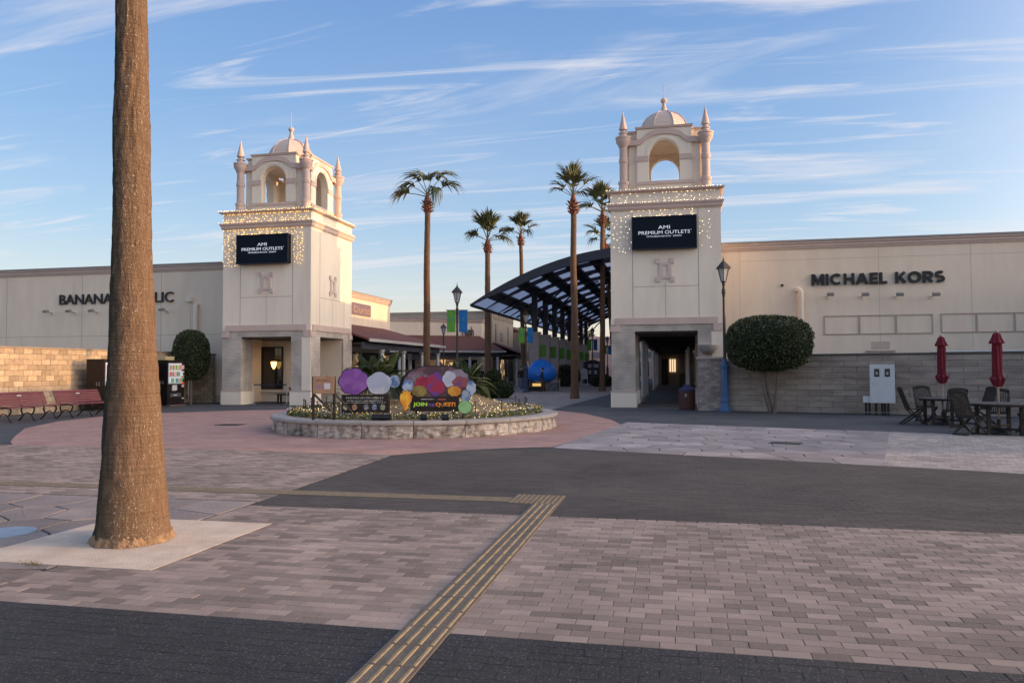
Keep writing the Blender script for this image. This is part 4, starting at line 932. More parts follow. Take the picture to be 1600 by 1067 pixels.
for k in range(8): B().box(1.86, 1.899, 54 + k * 7.5, 58 + k * 7.5, .4, 2.6).build('window', warmdim if k % 2 else glassdark, b6)
b5 = thing('store_building', 'pink gabled shop with red tiled roof closing the far end of the street', 'building', (-2, 124, 0))
B().box(-14.5, 14, 118.5, 130, 0, 6.6).build('wall', M('pink_stucco', (0.55, 0.38, 0.33), 0.9, (0.48, 0.33, 0.29), 1), b5)
B().prism_xz([(-9.0, 6.61), (14.5, 6.61), (14.5, 10.2), (-3.5, 10.2)], 118.2, 130).build('roof', M('red_tile', (0.26, 0.085, 0.06), 0.85, (0.17, 0.055, 0.04), 4, stretch=(8, .3, .3)), b5)
for k in range(6): B().box(-13 + k * 3.6, -11 + k * 3.6, 118.44, 118.495, .4, 2.7).build('window', warmglow if k % 2 else glassdark, b5)
for k in range(5): B().box(-12.6 + k * 3.6, -10.6 + k * 3.6, 118.4, 118.495, 3.3, 4.2).build('fascia_sign', M(f'far_sign_{k % 2}', ((.16, .16, .18), (.5, .46, .4))[k % 2], 0.7), b5)

# ------------------------------------------------------------------ the big vaulted canopy over the street
cv = thing('street_canopy', 'huge dark blue steel barrel canopy arching over the shopping street', 'canopy', (-3, 75, 0))
XL, XR, Y0C, Y1C = -13.1, 8.5, 48.0, 96.0
XM = (XL + XR) / 2; 
def vz(x, dz=0.0):
    u = (x - XM) / (XR - XM); return 5.85 + 3.45 * (1 - abs(u) ** 2.0) + dz
NS = 26
xs_ = [XL + (XR - XL) * i / NS for i in range(NS + 1)]
for k, y in enumerate([Y0C + 4.0 * i for i in range(13)]):
    b = B(); th = .60 if k == 0 else .30
    for xa, xb in zip(xs_, xs_[1:]):
        ta = min(1, .12 + 3.0 * (xa - XL) / 10, .12 + 3.0 * (XR - xa) / 10) * th; tb_ = min(1, .12 + 3.0 * (xb - XL) / 10, .12 + 3.0 * (XR - xb) / 10) * th
        b.prism_xz([(xa, vz(xa) - ta), (xb, vz(xb) - tb_), (xb, vz(xb)), (xa, vz(xa))], y, y + (.3 if k == 0 else .2))
    b.build('arch_rib', navy, cv)
for i in range(0, NS + 1, 2):
    x = xs_[i]; B().bar((x, Y0C + .31, vz(x) - .09), (x, Y1C, vz(x) - .09), .08, .13).build('purlin', navy, cv)
panelm = M('roof_sheet', (0.30, 0.32, 0.36), 0.5)
_n = panelm.node_tree.nodes; _b = _n['Principled BSDF']; _tr = _n.new('ShaderNodeBsdfTranslucent'); _tr.inputs['Color'].default_value = (0.72, 0.74, 0.80, 1); _ms = _n.new('ShaderNodeMixShader'); _ms.inputs[0].default_value = 0.85
panelm.node_tree.links.new(_b.outputs[0], _ms.inputs[1]); panelm.node_tree.links.new(_tr.outputs[0], _ms.inputs[2]); panelm.node_tree.links.new(_ms.outputs[0], _n['Material Output'].inputs[0])
solid = M('roof_solid', (0.02, 0.026, 0.045), 0.5)
for j in range(12):
    for i in range(0, NS, 2):
        ya, yb = Y0C + 4.0 * j + .32, Y0C + 4.0 * j + 4.18
        for h in range(2):                 # each bay: one translucent sheet, one solid sheet
            xa, xb = xs_[i + h], xs_[i + h + 1]; b = B()
            b.v = [(xa, ya, vz(xa) - .01), (xb, ya, vz(xb) - .01), (xb, yb, vz(xb) - .01), (xa, yb, vz(xa) - .01), (xa, ya, vz(xa) + .03), (xb, ya, vz(xb) + .03), (xb, yb, vz(xb) + .03), (xa, yb, vz(xa) + .03)]
            b.f = [(0, 3, 2, 1), (4, 5, 6, 7), (0, 1, 5, 4), (1, 2, 6, 5), (2, 3, 7, 6), (3, 0, 4, 7)]; b.build('roof_sheet', panelm if h == 0 else solid, cv)
B().bar((XL + .05, Y0C, vz(XL) - .06), (XL + .05, Y1C, vz(XL) - .06), .14, .14).build('eave_beam', navy, cv)
pierm = M('pier_render', (0.42, 0.37, 0.34), 0.9, (0.37, 0.32, 0.295), 1.2)
for row, X_ in ((0, -10.3), (1, 5.2)):
    for k in range(8):
        y = 56.3 + 4.0 * k * 1.22
        p = B().box(X_ - .36, X_ + .36, y - .36, y + .36, 0, 4.25).build('pier', pierm, cv)
        B().box(X_ - .44, X_ + .44, y - .44, y + .44, 4.251, 4.36).build('pier_cap', pierm, p)
        zt = vz(X_) - .2
        B().box(X_ - .2, X_ + .2, y - .2, y + .2, 4.361, zt).build('column', navy, cv)
        sg = 1 if row == 0 else -1
        for s_ in (-1, 1):
            pts = []
            for q in range(9):
                a = q / 8 * math.pi / 2; x = X_ + s_ * sg * (.2 + 4.2 * (1 - math.cos(a))) * (1 if s_ * sg > 0 and row == 0 or s_ * sg < 0 and row == 1 else .55)
                pts.append((x, y, 4.8 + (vz(x) - .25 - 4.8) * math.sin(a)))
            B().path(pts, .07, 6).build('curved_strut', navy, cv)
for k in range(8):
    y = 56.3 + 4.88 * k
    if k < 7: b = B().box(-9.90, -9.46, y + .1, y + .13, 2.45, 3.4).build('banner', M('banner_green', (0.13, 0.36, 0.045), 0.7, (0.11, 0.31, 0.04), 2)); tag(b, 'green cloth banner hung beside a canopy pier on the street', 'banner', 'green banners hung between the canopy piers')
# treeline far behind
def leaf_mass(parent, name, mat, centers, n, size, seed):
    rnd = random.Random(seed); b = B()
    for i in range(n):
        c, r = rnd.choice(centers); v = Vector((rnd.gauss(0, 1), rnd.gauss(0, 1), rnd.gauss(0, 1))).normalized() * (rnd.random() ** .4); p = Vector(c) + Vector((v.x * r[0], v.y * r[1], v.z * r[2]))
        a = Vector((rnd.gauss(0, 1), rnd.gauss(0, 1), rnd.gauss(0, .6))).normalized(); u = a.orthogonal().normalized(); w_ = a.cross(u); s_ = size * rnd.uniform(.6, 1.3); o = len(b.v)
        b.v += [tuple(p - u * s_), tuple(p + w_ * s_ * .55), tuple(p + u * s_), tuple(p - w_ * s_ * .55)]; b.f.append((o, o + 1, o + 2, o + 3))
    return b.build(name, mat, parent, fix=False)
leafdark = M('leaf_dark', (0.035, 0.052, 0.022), 0.7, (0.06, 0.075, 0.03), 12)
for k, (xp, top) in enumerate(((902, 517), (913, 512), (922, 519), (845, 530))):
    p = gp(xp, 590); t = thing('far_tree', ['tall dark tree behind the pink gabled shop', 'tallest dark tree behind the pink gabled shop', 'lower dark tree beside the red tiled roof', 'dark tree behind the canopy piers'][k], 'tree', (p.x * 140 / p.y, 140, 0))
    hz = EYE + (577 - top) / FPX * 140; x = p.x * 140 / p.y
    B().path([(x, 140, 0), (x, 140, hz * .7)], [.4, .15], 8).build('trunk', darkwood, t)
    leaf_mass(t, 'crown', leafdark, [((x + dx, 140, hz * f_), (1.6, 1.6, hz * .16)) for dx, f_ in ((-.8, .62), (.9, .66), (0, .82), (-.4, .5), (.6, .48))], 900, .28, k)
# ------------------------------------------------------------------ palms
def bark_material(name='palm_bark', k=1.0):
    m = bpy.data.materials.new(name); m.use_nodes = True; t = m.node_tree; n = t.nodes; l = t.links; b = n['Principled BSDF']; b.inputs['Roughness'].default_value = 0.95; b.inputs['Specular IOR Level'].default_value = 0.15
    g = n.new('ShaderNodeTexCoord').outputs['Object']
    def nz(sc, st, det=6):
        mp = n.new('ShaderNodeMapping'); mp.inputs['Scale'].default_value = st; l.new(g, mp.inputs[0]); q = n.new('ShaderNodeTexNoise'); q.inputs['Scale'].default_value = sc; q.inputs['Detail'].default_value = det; q.inputs['Roughness'].default_value = .65; l.new(mp.outputs[0], q.inputs['Vector']); return q.outputs['Fac']
    def mr(v, a, c, d=0, e=1):
        q = n.new('ShaderNodeMapRange'); q.inputs['From Min'].default_value = a; q.inputs['From Max'].default_value = c; q.inputs['To Min'].default_value = d; q.inputs['To Max'].default_value = e; l.new(v, q.inputs['Value']); return q.outputs[0]
    def mix(f_, c1_, c2_):
        q = n.new('ShaderNodeMix'); q.data_type = 'RGBA'; l.new(f_, q.inputs[0])
        for i, c in ((6, c1_), (7, c2_)):
            if isinstance(c, tuple): q.inputs[i].default_value = (*c, 1)
            else: l.new(c, q.inputs[i])
        return q.outputs[2]
    big = nz(1.6, (1, 1, .6)); fib = nz(26, (1, 1, .16)); ring = nz(5, (.25, .25, 9), 3); crust = nz(62, (1, 1, .6), 3); patch = nz(2.2, (1, 1, .5))
    c = mix(mr(fib, .35, .65), (0.15, 0.090, 0.056), (0.22, 0.146, 0.10)); c = mix(mr(big, .45, .7, 0, .55), c, (0.14, 0.10, 0.062))
    c = mix(mr(ring, .52, .62, 0, .35), c, (0.10, 0.066, 0.045))
    mu = n.new('ShaderNodeMath'); mu.operation = 'MULTIPLY'; l.new(mr(crust, .60, .66), mu.inputs[0]); l.new(mr(patch, .42, .6, .1, .95), mu.inputs[1]); c = mix(mu.outputs[0], c, (0.46, 0.42, 0.35))
    if k == 1.0:                              # shade painted into the thick trunk's bark away from the sun, in mossy olive
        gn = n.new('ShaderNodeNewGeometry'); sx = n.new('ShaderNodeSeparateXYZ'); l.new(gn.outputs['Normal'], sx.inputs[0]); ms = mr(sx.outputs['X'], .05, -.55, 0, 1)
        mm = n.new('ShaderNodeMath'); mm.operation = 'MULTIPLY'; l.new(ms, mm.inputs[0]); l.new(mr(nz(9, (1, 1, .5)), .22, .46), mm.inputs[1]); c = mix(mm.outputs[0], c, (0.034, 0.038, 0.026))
    if k != 1.0:
        q = n.new('ShaderNodeMix'); q.data_type = 'RGBA'; q.blend_type = 'MULTIPLY'; q.inputs[0].default_value = 1; l.new(c, q.inputs[6]); q.inputs[7].default_value = (k, k * .92, k * .88, 1); c = q.outputs[2]
    l.new(c, b.inputs['Base Color'])
    ad = n.new('ShaderNodeMath'); ad.operation = 'ADD'; l.new(fib, ad.inputs[0]); l.new(crust, ad.inputs[1]); ad2 = n.new('ShaderNodeMath'); ad2.operation = 'ADD'; l.new(ad.outputs[0], ad2.inputs[0]); l.new(ring, ad2.inputs[1])
    bp = n.new('ShaderNodeBump'); bp.inputs['Strength'].default_value = .9; bp.inputs['Distance'].default_value = .025; l.new(ad2.outputs[0], bp.inputs['Height']); l.new(bp.outputs[0], b.inputs['Normal'])
    return m
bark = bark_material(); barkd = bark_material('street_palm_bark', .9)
frondm = M('palm_frond', (0.085, 0.10, 0.035), 0.6, (0.15, 0.12, 0.05), 4, coords='obj', lo=.4, hi=.7)
frondold = M('palm_frond_dry', (0.28, 0.19, 0.09), 0.8, (0.18, 0.13, 0.06), 5, coords='obj')
boot = M('palm_boot', (0.24, 0.095, 0.055), 0.9, (0.14, 0.055, 0.035), 9, coords='obj')
def trunk_mesh(prof, seed, n=40, lean=(0, 0), rings=90, rough=.012):
    # prof: list of (height, radius); surface roughened, ring-scarred
    rnd = random.Random(seed); b = B(); H = prof[-1][0]; hs = [p[0] for p in prof]; rs = [p[1] for p in prof]
    for i in range(rings + 1):
        z = H * i / rings; r = float(np.interp(z, hs, rs)); cx = lean[0] * (z / H) + .25 * r * mnoise.noise(Vector((z * .35, seed, 0))); cy = lean[1] * (z / H) + .25 * r * mnoise.noise(Vector((z * .35, seed, 9)))
        for q in range(n):
            a = 2 * math.pi * q / n; d = 1 + rough / r * .5 * mnoise.noise(Vector((math.cos(a) * 3, math.sin(a) * 3, z * 2.2 + seed))) + rough / r * .6 * mnoise.noise(Vector((math.cos(a) * 9, math.sin(a) * 9, z * 9 + seed))); b.v.append((cx + math.cos(a) * r * d, cy + math.sin(a) * r * d, z))
    for i in range(rings):
        for q in range(n): q2 = (q + 1) % n; b.f.append((i * n + q, i * n + q2, (i + 1) * n + q2, (i + 1) * n + q))
    b.f.append(tuple(reversed(range(n)))); b.f.append(tuple(rings * n + q for q in range(n)))
    return b
def fan_frond(seed, droop=.5, nseg=24, L_=1.05, pet=.85):
    # fan leaf growing along +x from the origin: a long stalk, then narrow blades that part and hang at their tips
    rnd = random.Random(seed); b = B()
    b.path([(pet * q / 5, 0, .12 * math.sin(q / 5 * 1.6) - .025 * q * droop) for q in range(6)], [.03, .026, .022, .02, .018, .016], 5)
    hub = Vector((pet, 0, .12 - .125 * droop)); cup = .45
    for k in range(nseg):
        a = R(-72 + 144 * k / (nseg - 1)) + rnd.gauss(0, .05); ln = L_ * (1.0 - .22 * abs(a) / R(72)) * rnd.uniform(.78, 1.12); d = Vector((math.cos(a), math.sin(a) * .62, .10 + cup * (1 - math.cos(a)) + rnd.gauss(0, .06))).normalized(); side = Vector((-math.sin(a), math.cos(a), 0)); w = .050
        hang = droop * rnd.uniform(.7, 1.35); pts = []
        for q in range(8):
            s_ = q / 7; p = hub + d * (ln * s_ * (1 - .18 * hang * s_ ** 3)) + Vector((0, 0, -hang * .95 * ln * max(0, s_ - .25) ** 2.0)); pts.append((p, w * (.4 + 1.1 * s_) * max(0.0, 1 - s_ ** 1.7) + .004))
        o = len(b.v)
        for p, ww in pts: b.v += [tuple(p - side * ww + Vector((0, 0, .012))), tuple(p), tuple(p + side * ww + Vector((0, 0, .012)))]
        for q in range(7):
            for h in (0, 1): b.f.append((o + q * 3 + h, o + q * 3 + h + 1, o + q * 3 + 4 + h, o + q * 3 + 3 + h))
    me = b.build('frond', frondm, fix=False); m = me.data; bpy.data.objects.remove(me); return m
FR = [fan_frond(i, d) for i, d in enumerate((.35, .6, .9, 1.2, 1.6, 2.1))]
FRD = []
for i in (3, 5):
    me = FR[i].copy(); me.materials.clear(); me.materials.append(frondold); FRD.append(me)
def fan_palm(x, y, H, r, label, n, spread, seed, lean=(0, 0), scale=1.0, windy=None, group=None):
    rnd = random.Random(seed); t = thing('fan_palm', label, 'palm tree', (x, y, 0), group=group)
    part(trunk_mesh([(0, r * 1.45), (.35, r * 1.15), (1.2, r * 1.02), (H * .5, r * .95), (H * .85, r * .82), (H, r * .80)], seed, 18, lean, 70, .02), 'trunk', barkd, t, True)
    # old leaf bases below the crown
    for k in range(26):
        a = k * 2.4; z = H - .62 + .62 * (k / 26); rr = r * .8; d = Vector((math.cos(a), math.sin(a), 0)); p = Vector((lean[0], lean[1], z)) + d * rr * .75; L_ = rnd.uniform(.18, .36)
        b = B(); b.bar(p, p + d * L_ * .85 + Vector((0, 0, L_ * .55)), .12, .035, up=d); part(b, 'leaf_base', boot, t)
    part(B().lathe([(r * .8, H - .62), (r * 1.1, H - .40), (r * 1.1, H - .1), (r * .9, H + .15), (r * .3, H + .5)], 12, (lean[0], lean[1], 0)), 'crown_shaft', boot, t, True)
    for k in range(n):
        f_ = (k + .5) / n; az = k * 2.39996 + rnd.uniform(-.3, .3); up = spread[0] + (spread[1] - spread[0]) * f_ + rnd.uniform(-8, 8)
        if windy: az = windy[k % len(windy)][0]; up = windy[k % len(windy)][1]
        idx = min(5, max(0, int((75 - up) / 22) + rnd.choice((0, 0, 1)))) if not windy else rnd.choice((3, 4, 5))
        me = FR[idx] if not (up < 0 and rnd.random() < .4) else rnd.choice(FRD)
        o = put('frond', me, t, (lean[0], lean[1], H + .25 + .15 * math.sin(R(max(0, up)))))
        o.rotation_euler = (rnd.uniform(-.3, .3), -R(up), az); s_ = scale * rnd.uniform(.88, 1.12); o.scale = (s_, s_, s_)
    return t
fan_palm(-13.2, 39.3, 10.75, .19, 'palm with windswept drooping crown beside the planted bed', 8, (70, -10), 11, lean=(.05, 0), scale=1.12, windy=[(R(188), 38), (R(176), 58), (R(150), 70), (R(60), 74), (R(20), 55), (R(-10), 24), (R(-50), 14), (R(195), 12)])
fan_palm(-13.2, 53.2, 10.6, .23, 'palm with bushy spiky crown behind the black lamp post', 14, (86, 8), 12, scale=1.22)
fan_palm(-11.9, 60.0, 12.2, .19, 'slim palm with rounded crown against the canopy edge', 13, (86, 15), 13, lean=(-.2, 0), scale=1.02)
fan_palm(-5.09, 39.3, 10.3, .185, 'palm with dense crown standing on the street before the canopy', 13, (86, 18), 14, lean=(.0, 0), scale=.92)
fan_palm(-4.94, 53.2, 12.3, .19, 'palm beside the tower wall, second in the row past the canopy front', 13, (86, 10), 15, lean=(.12, 0), scale=1.15)
fan_palm(-5.0, 67.0, 12.6, .20, 'palm mostly hidden behind the tower with the pale lights', 12, (80, -5), 16, lean=(-.9, 0), scale=1.25)
# the thick foreground palm: its crown is above the frame
t = thing('fan_palm', 'thick lichen flecked palm trunk rising from the concrete slab', 'palm tree', (-4.84, 6.06, .03))
pr = [(0, .318), (.05, .318), (.12, .305), (.35, .286), (.7, .262), (1.16, .235), (1.8, .196), (2.65, .168), (3.3, .158), (3.7, .160), (4.2, .142), (5.1, .128), (7.0, .12), (11.5, .11)]
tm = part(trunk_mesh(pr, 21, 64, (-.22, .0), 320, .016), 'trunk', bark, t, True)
rc = B(); nn = 72
for j, (rr, zz) in enumerate(((.300, .07), (.318, .05), (.335, .022), (.352, -.012))):
    for q in range(nn):
        a = 2 * math.pi * q / nn; d = 1 + .05 * mnoise.noise(Vector((math.cos(a) * 6, math.sin(a) * 6, 2.0))) + .03 * mnoise.noise(Vector((math.cos(a) * 19, math.sin(a) * 19, j * 3.0))); rc.v.append((math.cos(a) * rr * d, math.sin(a) * rr * d, zz * (1 + .7 * mnoise.noise(Vector((math.cos(a) * 11, math.sin(a) * 11, 7.0))))))
for j in range(3):
    for q in range(nn): q2 = (q + 1) % nn; rc.f.append((j * nn + q, (j + 1) * nn + q, (j + 1) * nn + q2, j * nn + q2))
part(rc, 'root_collar', M('root_brown', (0.34, 0.22, 0.13), 0.95, (0.16, 0.10, 0.06), 14, 1.0, 60), t)
rnd = random.Random(31)
for k in range(16):
    o = put('frond', FR[rnd.randrange(6)], t, (-.2, 0, 11.6)); o.rotation_euler = (rnd.uniform(-.3, .3), -R(80 - k * 6), k * 2.4); o.scale = (1.3,) * 3
gr = B()
for k in range(40):
    x, y = -5.0 + rnd.gauss(0, .07), 5.13 + rnd.gauss(0, .02); a = rnd.uniform(0, 6.28); h = rnd.uniform(.02, .05); o_ = len(gr.v); gr.v += [(x - .004, y, .01), (x + .004, y, .01), (x + .03 * math.cos(a), y + .03 * math.sin(a), .01 + h)]; gr.f.append((o_, o_ + 1, o_ + 2))
o = gr.build('grass_tuft', M('weed', (0.26, 0.21, 0.05), 0.8), fix=False); tag(o, 'small yellowish weed tuft at the slab edge', 'grass', kind='stuff')

# ------------------------------------------------------------------ lamp posts
lampdark = M('lamp_bronze', (0.040, 0.032, 0.032), 0.5, (0.055, 0.042, 0.04), 5)
lampblue = M('lamp_blue', (0.075, 0.15, 0.30), 0.5, (0.06, 0.12, 0.25), 4)
frost = M('lantern_glass', (0.45, 0.44, 0.44), 0.3)
bgreen = M('banner_green', (0.13, 0.36, 0.045)); bblue = M('banner_blue', (0.01, 0.17, 0.46), 0.7, (0.009, 0.15, 0.41), 2)
def lamp_post(name, label, loc, banners=False, basemat=None, scale=1.0, rz=0.0):
    t = thing(name, label, 'lamp post', loc, rz); bm_ = basemat or lampdark
    part(B().lathe([(.26, 0), (.26, .06), (.20, .14), (.155, .30), (.155, .34), (.175, .36), (.175, .42), (.15, .46), (.145, 1.2), (.15, 1.55), (.17, 1.58), (.17, 1.64), (.13, 1.70), (.10, 1.86), (.10, 1.9)], 8), 'base', bm_, t)
    part(B().lathe([(.075, 1.901), (.055, 2.0), (.048, 4.15), (.06, 4.16), (.06, 4.22)], 12), 'pole', lampdark, t, True)
    part(B().lathe([(.045, 4.22), (.075, 4.27), (.075, 4.42), (.05, 4.46), (.045, 4.55), (.07, 4.60), (.055, 4.66), (.10, 4.70), (.10, 4.72)], 12), 'collar', lampdark, t, True)
    la = part(B().lathe([(.095, 4.721), (.205, 5.18)], 6), 'lantern', frost, t)
    for k in range(6):
        a = math.pi / 3 * (k + .5); part(B().bar((.10 * math.cos(a), .10 * math.sin(a), 4.72), (.213 * math.cos(a), .213 * math.sin(a), 5.18), .018, .018), 'frame_bar', lampdark, la)
    part(B().lathe([(.29, 5.181), (.29, 5.21), (.15, 5.36), (.05, 5.46), (.03, 5.50), (.035, 5.54), (.012, 5.57), (.008, 5.66)], 6), 'lantern_roof', lampdark, t)
    if banners:
        for s_, m_, w in ((-1, bgreen, .40), (1, bblue, .40)):
            part(B().path([(0, 0, 4.36), (s_ * .54, 0, 4.36)], .014, 6), 'banner_arm', lampdark, t)
            b = B(); nx, nz_ = 6, 10
            for i in range(nx + 1):
                for j in range(nz_ + 1):
                    x = s_ * (.085 + w * i / nx); b.v.append((x, .018 * math.sin(i * 1.1 + j * .35), 4.35 - 1.03 * j / nz_))
            for i in range(nx):
                for j in range(nz_): q = i * (nz_ + 1) + j; b.f.append((q, q + 1, q + nz_ + 2, q + nz_ + 1))
            bn = part(b, 'banner', m_, t)
            part(B().box(min(s_ * .11, s_ * .45), max(s_ * .11, s_ * .45), -.032, -.028, 3.86, 3.885), 'banner_stripe', M('stripe', (.04, .42, .42) if s_ > 0 else (.05, .30, .25), .7), bn)
            part(B().box(min(s_ * .22, s_ * .34), max(s_ * .22, s_ * .34), -.032, -.028, 3.95, 4.0), 'banner_mark', M('mark', (.05, .3, .55), .7), bn)
    t.scale = (scale,) * 3
    return t
lamp_post('lamp_post', 'dark lamp post with blue painted base beside the dome tree', (1.80, 28.45, 0), basemat=lampblue)
darkblue = M('lamp_navy', (0.025, 0.04, 0.085), 0.5)
lamp_post('lamp_post', 'dark lamp post with green and blue banners behind the planted bed', (-10.0, 34.3, 0), True, darkblue, rz=R(12))
lamp_post('lamp_post', 'dark lamp post with green and blue banners beside the blue display', (-9.74, 49.9, 0), True, darkblue, rz=R(12))
lamp_post('lamp_post', 'slim lamp post without banners before the angled cream shop', (-17.3, 55.6, 0), False, None, .92)
lamp_post('lamp_post', 'distant lamp post with banners behind the street palm', (-7.6, 72, 0), True, darkblue, rz=R(12))
lamp_post('lamp_post', 'farthest lamp post with banners before the pink gabled shop', (-7.9, 92, 0), True, darkblue, rz=R(12))
# ------------------------------------------------------------------ round planted bed
PC = Vector((-6.89, 19.73, 0)); PR = 3.79
pl = thing('planter', 'round raised bed with rough stone kerb holding flowers and display boards', 'planter', PC)
rough_stone = M('rough_stone', (0.54, 0.46, 0.39), 0.9, (0.17, 0.13, 0.105), 5.0, 1.0, 22, lo=.44, hi=.66, stretch=(1, 1, .6), attr=(.82, 1.15))
capst = M('cap_stone', (0.40, 0.345, 0.305), 0.75, (0.33, 0.28, 0.25), 3, .2, 60, attr=(.9, 1.1))
NK = 20
for k in range(NK):
    a0, a1 = 2 * math.pi * k / NK + .002, 2 * math.pi * (k + 1) / NK - .002; n = 16; b = B(); rows = 7
    for i in range(n + 1):
        a = a0 + (a1 - a0) * i / n
        for j in range(rows + 1):
            z = .30 * j / rows; e = 0 if j in (0, rows) or i in (0, n) else .055 * mnoise.noise(Vector((math.cos(a) * 22, math.sin(a) * 22, z * 14))) + .02 * mnoise.noise(Vector((math.cos(a) * 60, math.sin(a) * 60, z * 30))) + .012
            b.v.append((math.cos(a) * (PR - .02 + e), math.sin(a) * (PR - .02 + e), z))
    for i in range(n):
        for j in range(rows): q = i * (rows + 1) + j; b.f.append((q, q + rows + 1, q + rows + 2, q + 1))
    part(b, 'kerb_stone', rough_stone, pl, False, tone=(k * 7 % 10) / 10)
    b = B(); prf = [(PR - .36, .301), (PR + .03, .301), (PR + .05, .32), (PR + .05, .365), (PR + .02, .395), (PR - .36, .40)]; m_ = len(prf)
    for i in range(n + 1):
        a = a0 + (a1 - a0) * i / n
        for r_, z in prf: b.v.append((math.cos(a) * r_, math.sin(a) * r_, z))
    for i in range(n):
        for j in range(m_): q = i * m_ + j; q2 = i * m_ + (j + 1) % m_; b.f.append((q, q + m_, q2 + m_, q2))
    b.f.append(tuple(range(m_))); b.f.append(tuple(n * m_ + j for j in reversed(range(m_)))); part(b, 'cap_stone', capst, pl, tone=(k * 3 % 10) / 10)
def mound_z(x, y):                        # local to the bed
    r = math.hypot(x, y) / (PR - .35); base = .37 + .30 * max(0, 1 - r ** 2)
    base += .34 * math.exp(-(((x - 1.0) / 1.15) ** 2 + ((y - .75) / 1.2) ** 2)) * max(0, 1 - r ** 3)
    return base + .02 * mnoise.noise(Vector((x * 3, y * 3, 0)))
b = B(); b.v.append((0, 0, mound_z(0, 0))); NA = 72; NR = 24
for i in range(1, NR + 1):
    for q in range(NA): r = (PR - .33) * i / NR; a = 2 * math.pi * q / NA; b.v.append((r * math.cos(a), r * math.sin(a), mound_z(r * math.cos(a), r * math.sin(a))))
for q in range(NA): b.f.append((0, 1 + q, 1 + (q + 1) % NA))
for i in range(NR - 1):
    for q in range(NA): q2 = (q + 1) % NA; o = 1 + i * NA; b.f.append((o + q, o + NA + q, o + NA + q2, o + q2))
part(b, 'soil_mound', M('dry_turf', (0.34, 0.245, 0.135), 0.95, (0.25, 0.175, 0.095), 6, .9, 50), pl, True)
rnd = random.Random(12); gb_ = B()
for k in range(9000):                    # dry grass blades over the mound
    a = rnd.uniform(0, 6.283); r = (PR - .5) * math.sqrt(rnd.random()); x, y = r * math.cos(a), r * math.sin(a); z = mound_z(x, y); h = rnd.uniform(.02, .05); q = rnd.uniform(0, 6.28); o = len(gb_.v)
    gb_.v += [(x - .006 * math.sin(q), y + .006 * math.cos(q), z - .005), (x + .006 * math.sin(q), y - .006 * math.cos(q), z - .005), (x + .03 * math.cos(q), y + .03 * math.sin(q), z + h)]; gb_.f.append((o, o + 1, o + 2))
o = part(gb_, 'dry_grass', M('straw', (0.40, 0.30, 0.17), 0.9, (0.30, 0.21, 0.11), 9), pl); o['kind'] = 'stuff'
# flower border
fl = {'l': B(), 'y': B(), 'p': B(), 'w': B()}
for k in range(7500):
    a = rnd.uniform(0, 6.283); r = PR - .52 + rnd.gauss(0, .10) ; r = min(r, PR - .38); x, y = PC.x + r * math.cos(a), PC.y + r * math.sin(a); z = .39 + rnd.uniform(0, .15); key = 'l' if rnd.random() < .78 else rnd.choice('yypww'); s_ = rnd.uniform(.016, .034); bb = fl[key]
    u = Vector((rnd.gauss(0, 1), rnd.gauss(0, 1), rnd.gauss(0, .7))).normalized(); v = u.orthogonal().normalized(); o = len(bb.v); c = Vector((x, y, z + (.03 if key != 'l' else 0)))
    bb.v += [tuple(c - u * s_), tuple(c + v * s_ * .7), tuple(c + u * s_), tuple(c - v * s_ * .7)]; bb.f.append((o, o + 1, o + 2, o + 3))
fm = {'l': M('flower_leaf', (0.05, 0.085, 0.025), 0.7, (0.08, 0.10, 0.03), 20), 'y': M('petal_yellow', (0.62, 0.42, 0.05), 0.7), 'p': M('petal_purple', (0.10, 0.04, 0.15), 0.7), 'w': M('petal_cream', (0.6, 0.5, 0.4), 0.7)}
fb = thing('flower_border', 'ring of low pansies in yellow purple and cream just inside the stone kerb', 'flowers', (PC.x, PC.y, .38))
for key, nm in (('l', 'leaves'), ('y', 'yellow_petals'), ('p', 'purple_petals'), ('w', 'cream_petals')):
    o = fl[key].build(nm, fm[key], fb, fix=False); o['kind'] = 'stuff'
pts = []
for k in range(380):
    a = rnd.uniform(0, 6.283); r = (PR - .42) * math.sqrt(rnd.uniform(.12, 1)); x, y = r * math.cos(a), r * math.sin(a); pts.append((PC.x + x, PC.y + y, mound_z(x, y) + (rnd.uniform(.03, .16) if r > PR - .8 else .03)))
bulbs('string_lights', pts, .010, M('bed_bulb', (1, .85, .6), .4, emit=(1.0, .74, .36), estr=1.5), 'tiny warm lights strewn over the mound and flowers of the round bed', 'string lights')
# low rope fence round the bed
rf = thing('rope_fence', 'low black stake and cord fence round the mound of the bed', 'fence', (PC.x, PC.y, .4))
prev = None; NF = 22
for k in range(NF + 1):
    a = 2 * math.pi * k / NF + .1; r = PR - .78; x, y = PC.x + r * math.cos(a), PC.y + r * math.sin(a)
    if k < NF: B().path([(x, y, .36), (x, y, .74)], .012, 6).build('stake', blackm, rf); B().lathe([(.004, .74), (.022, .75), (.022, .775), (.004, .79)], 8, (x, y, 0)).build('stake_cap', blackm, rf)
    if prev: mxp = ((prev[0] + x) / 2, (prev[1] + y) / 2, .655); B().path([(prev[0], prev[1], .71), ((prev[0] * .75 + x * .25), (prev[1] * .75 + y * .25), .668), mxp, ((prev[0] * .25 + x * .75), (prev[1] * .25 + y * .75), .668), (x, y, .71)], .006, 4).build('cord', blackm, rf)
    prev = (x, y)

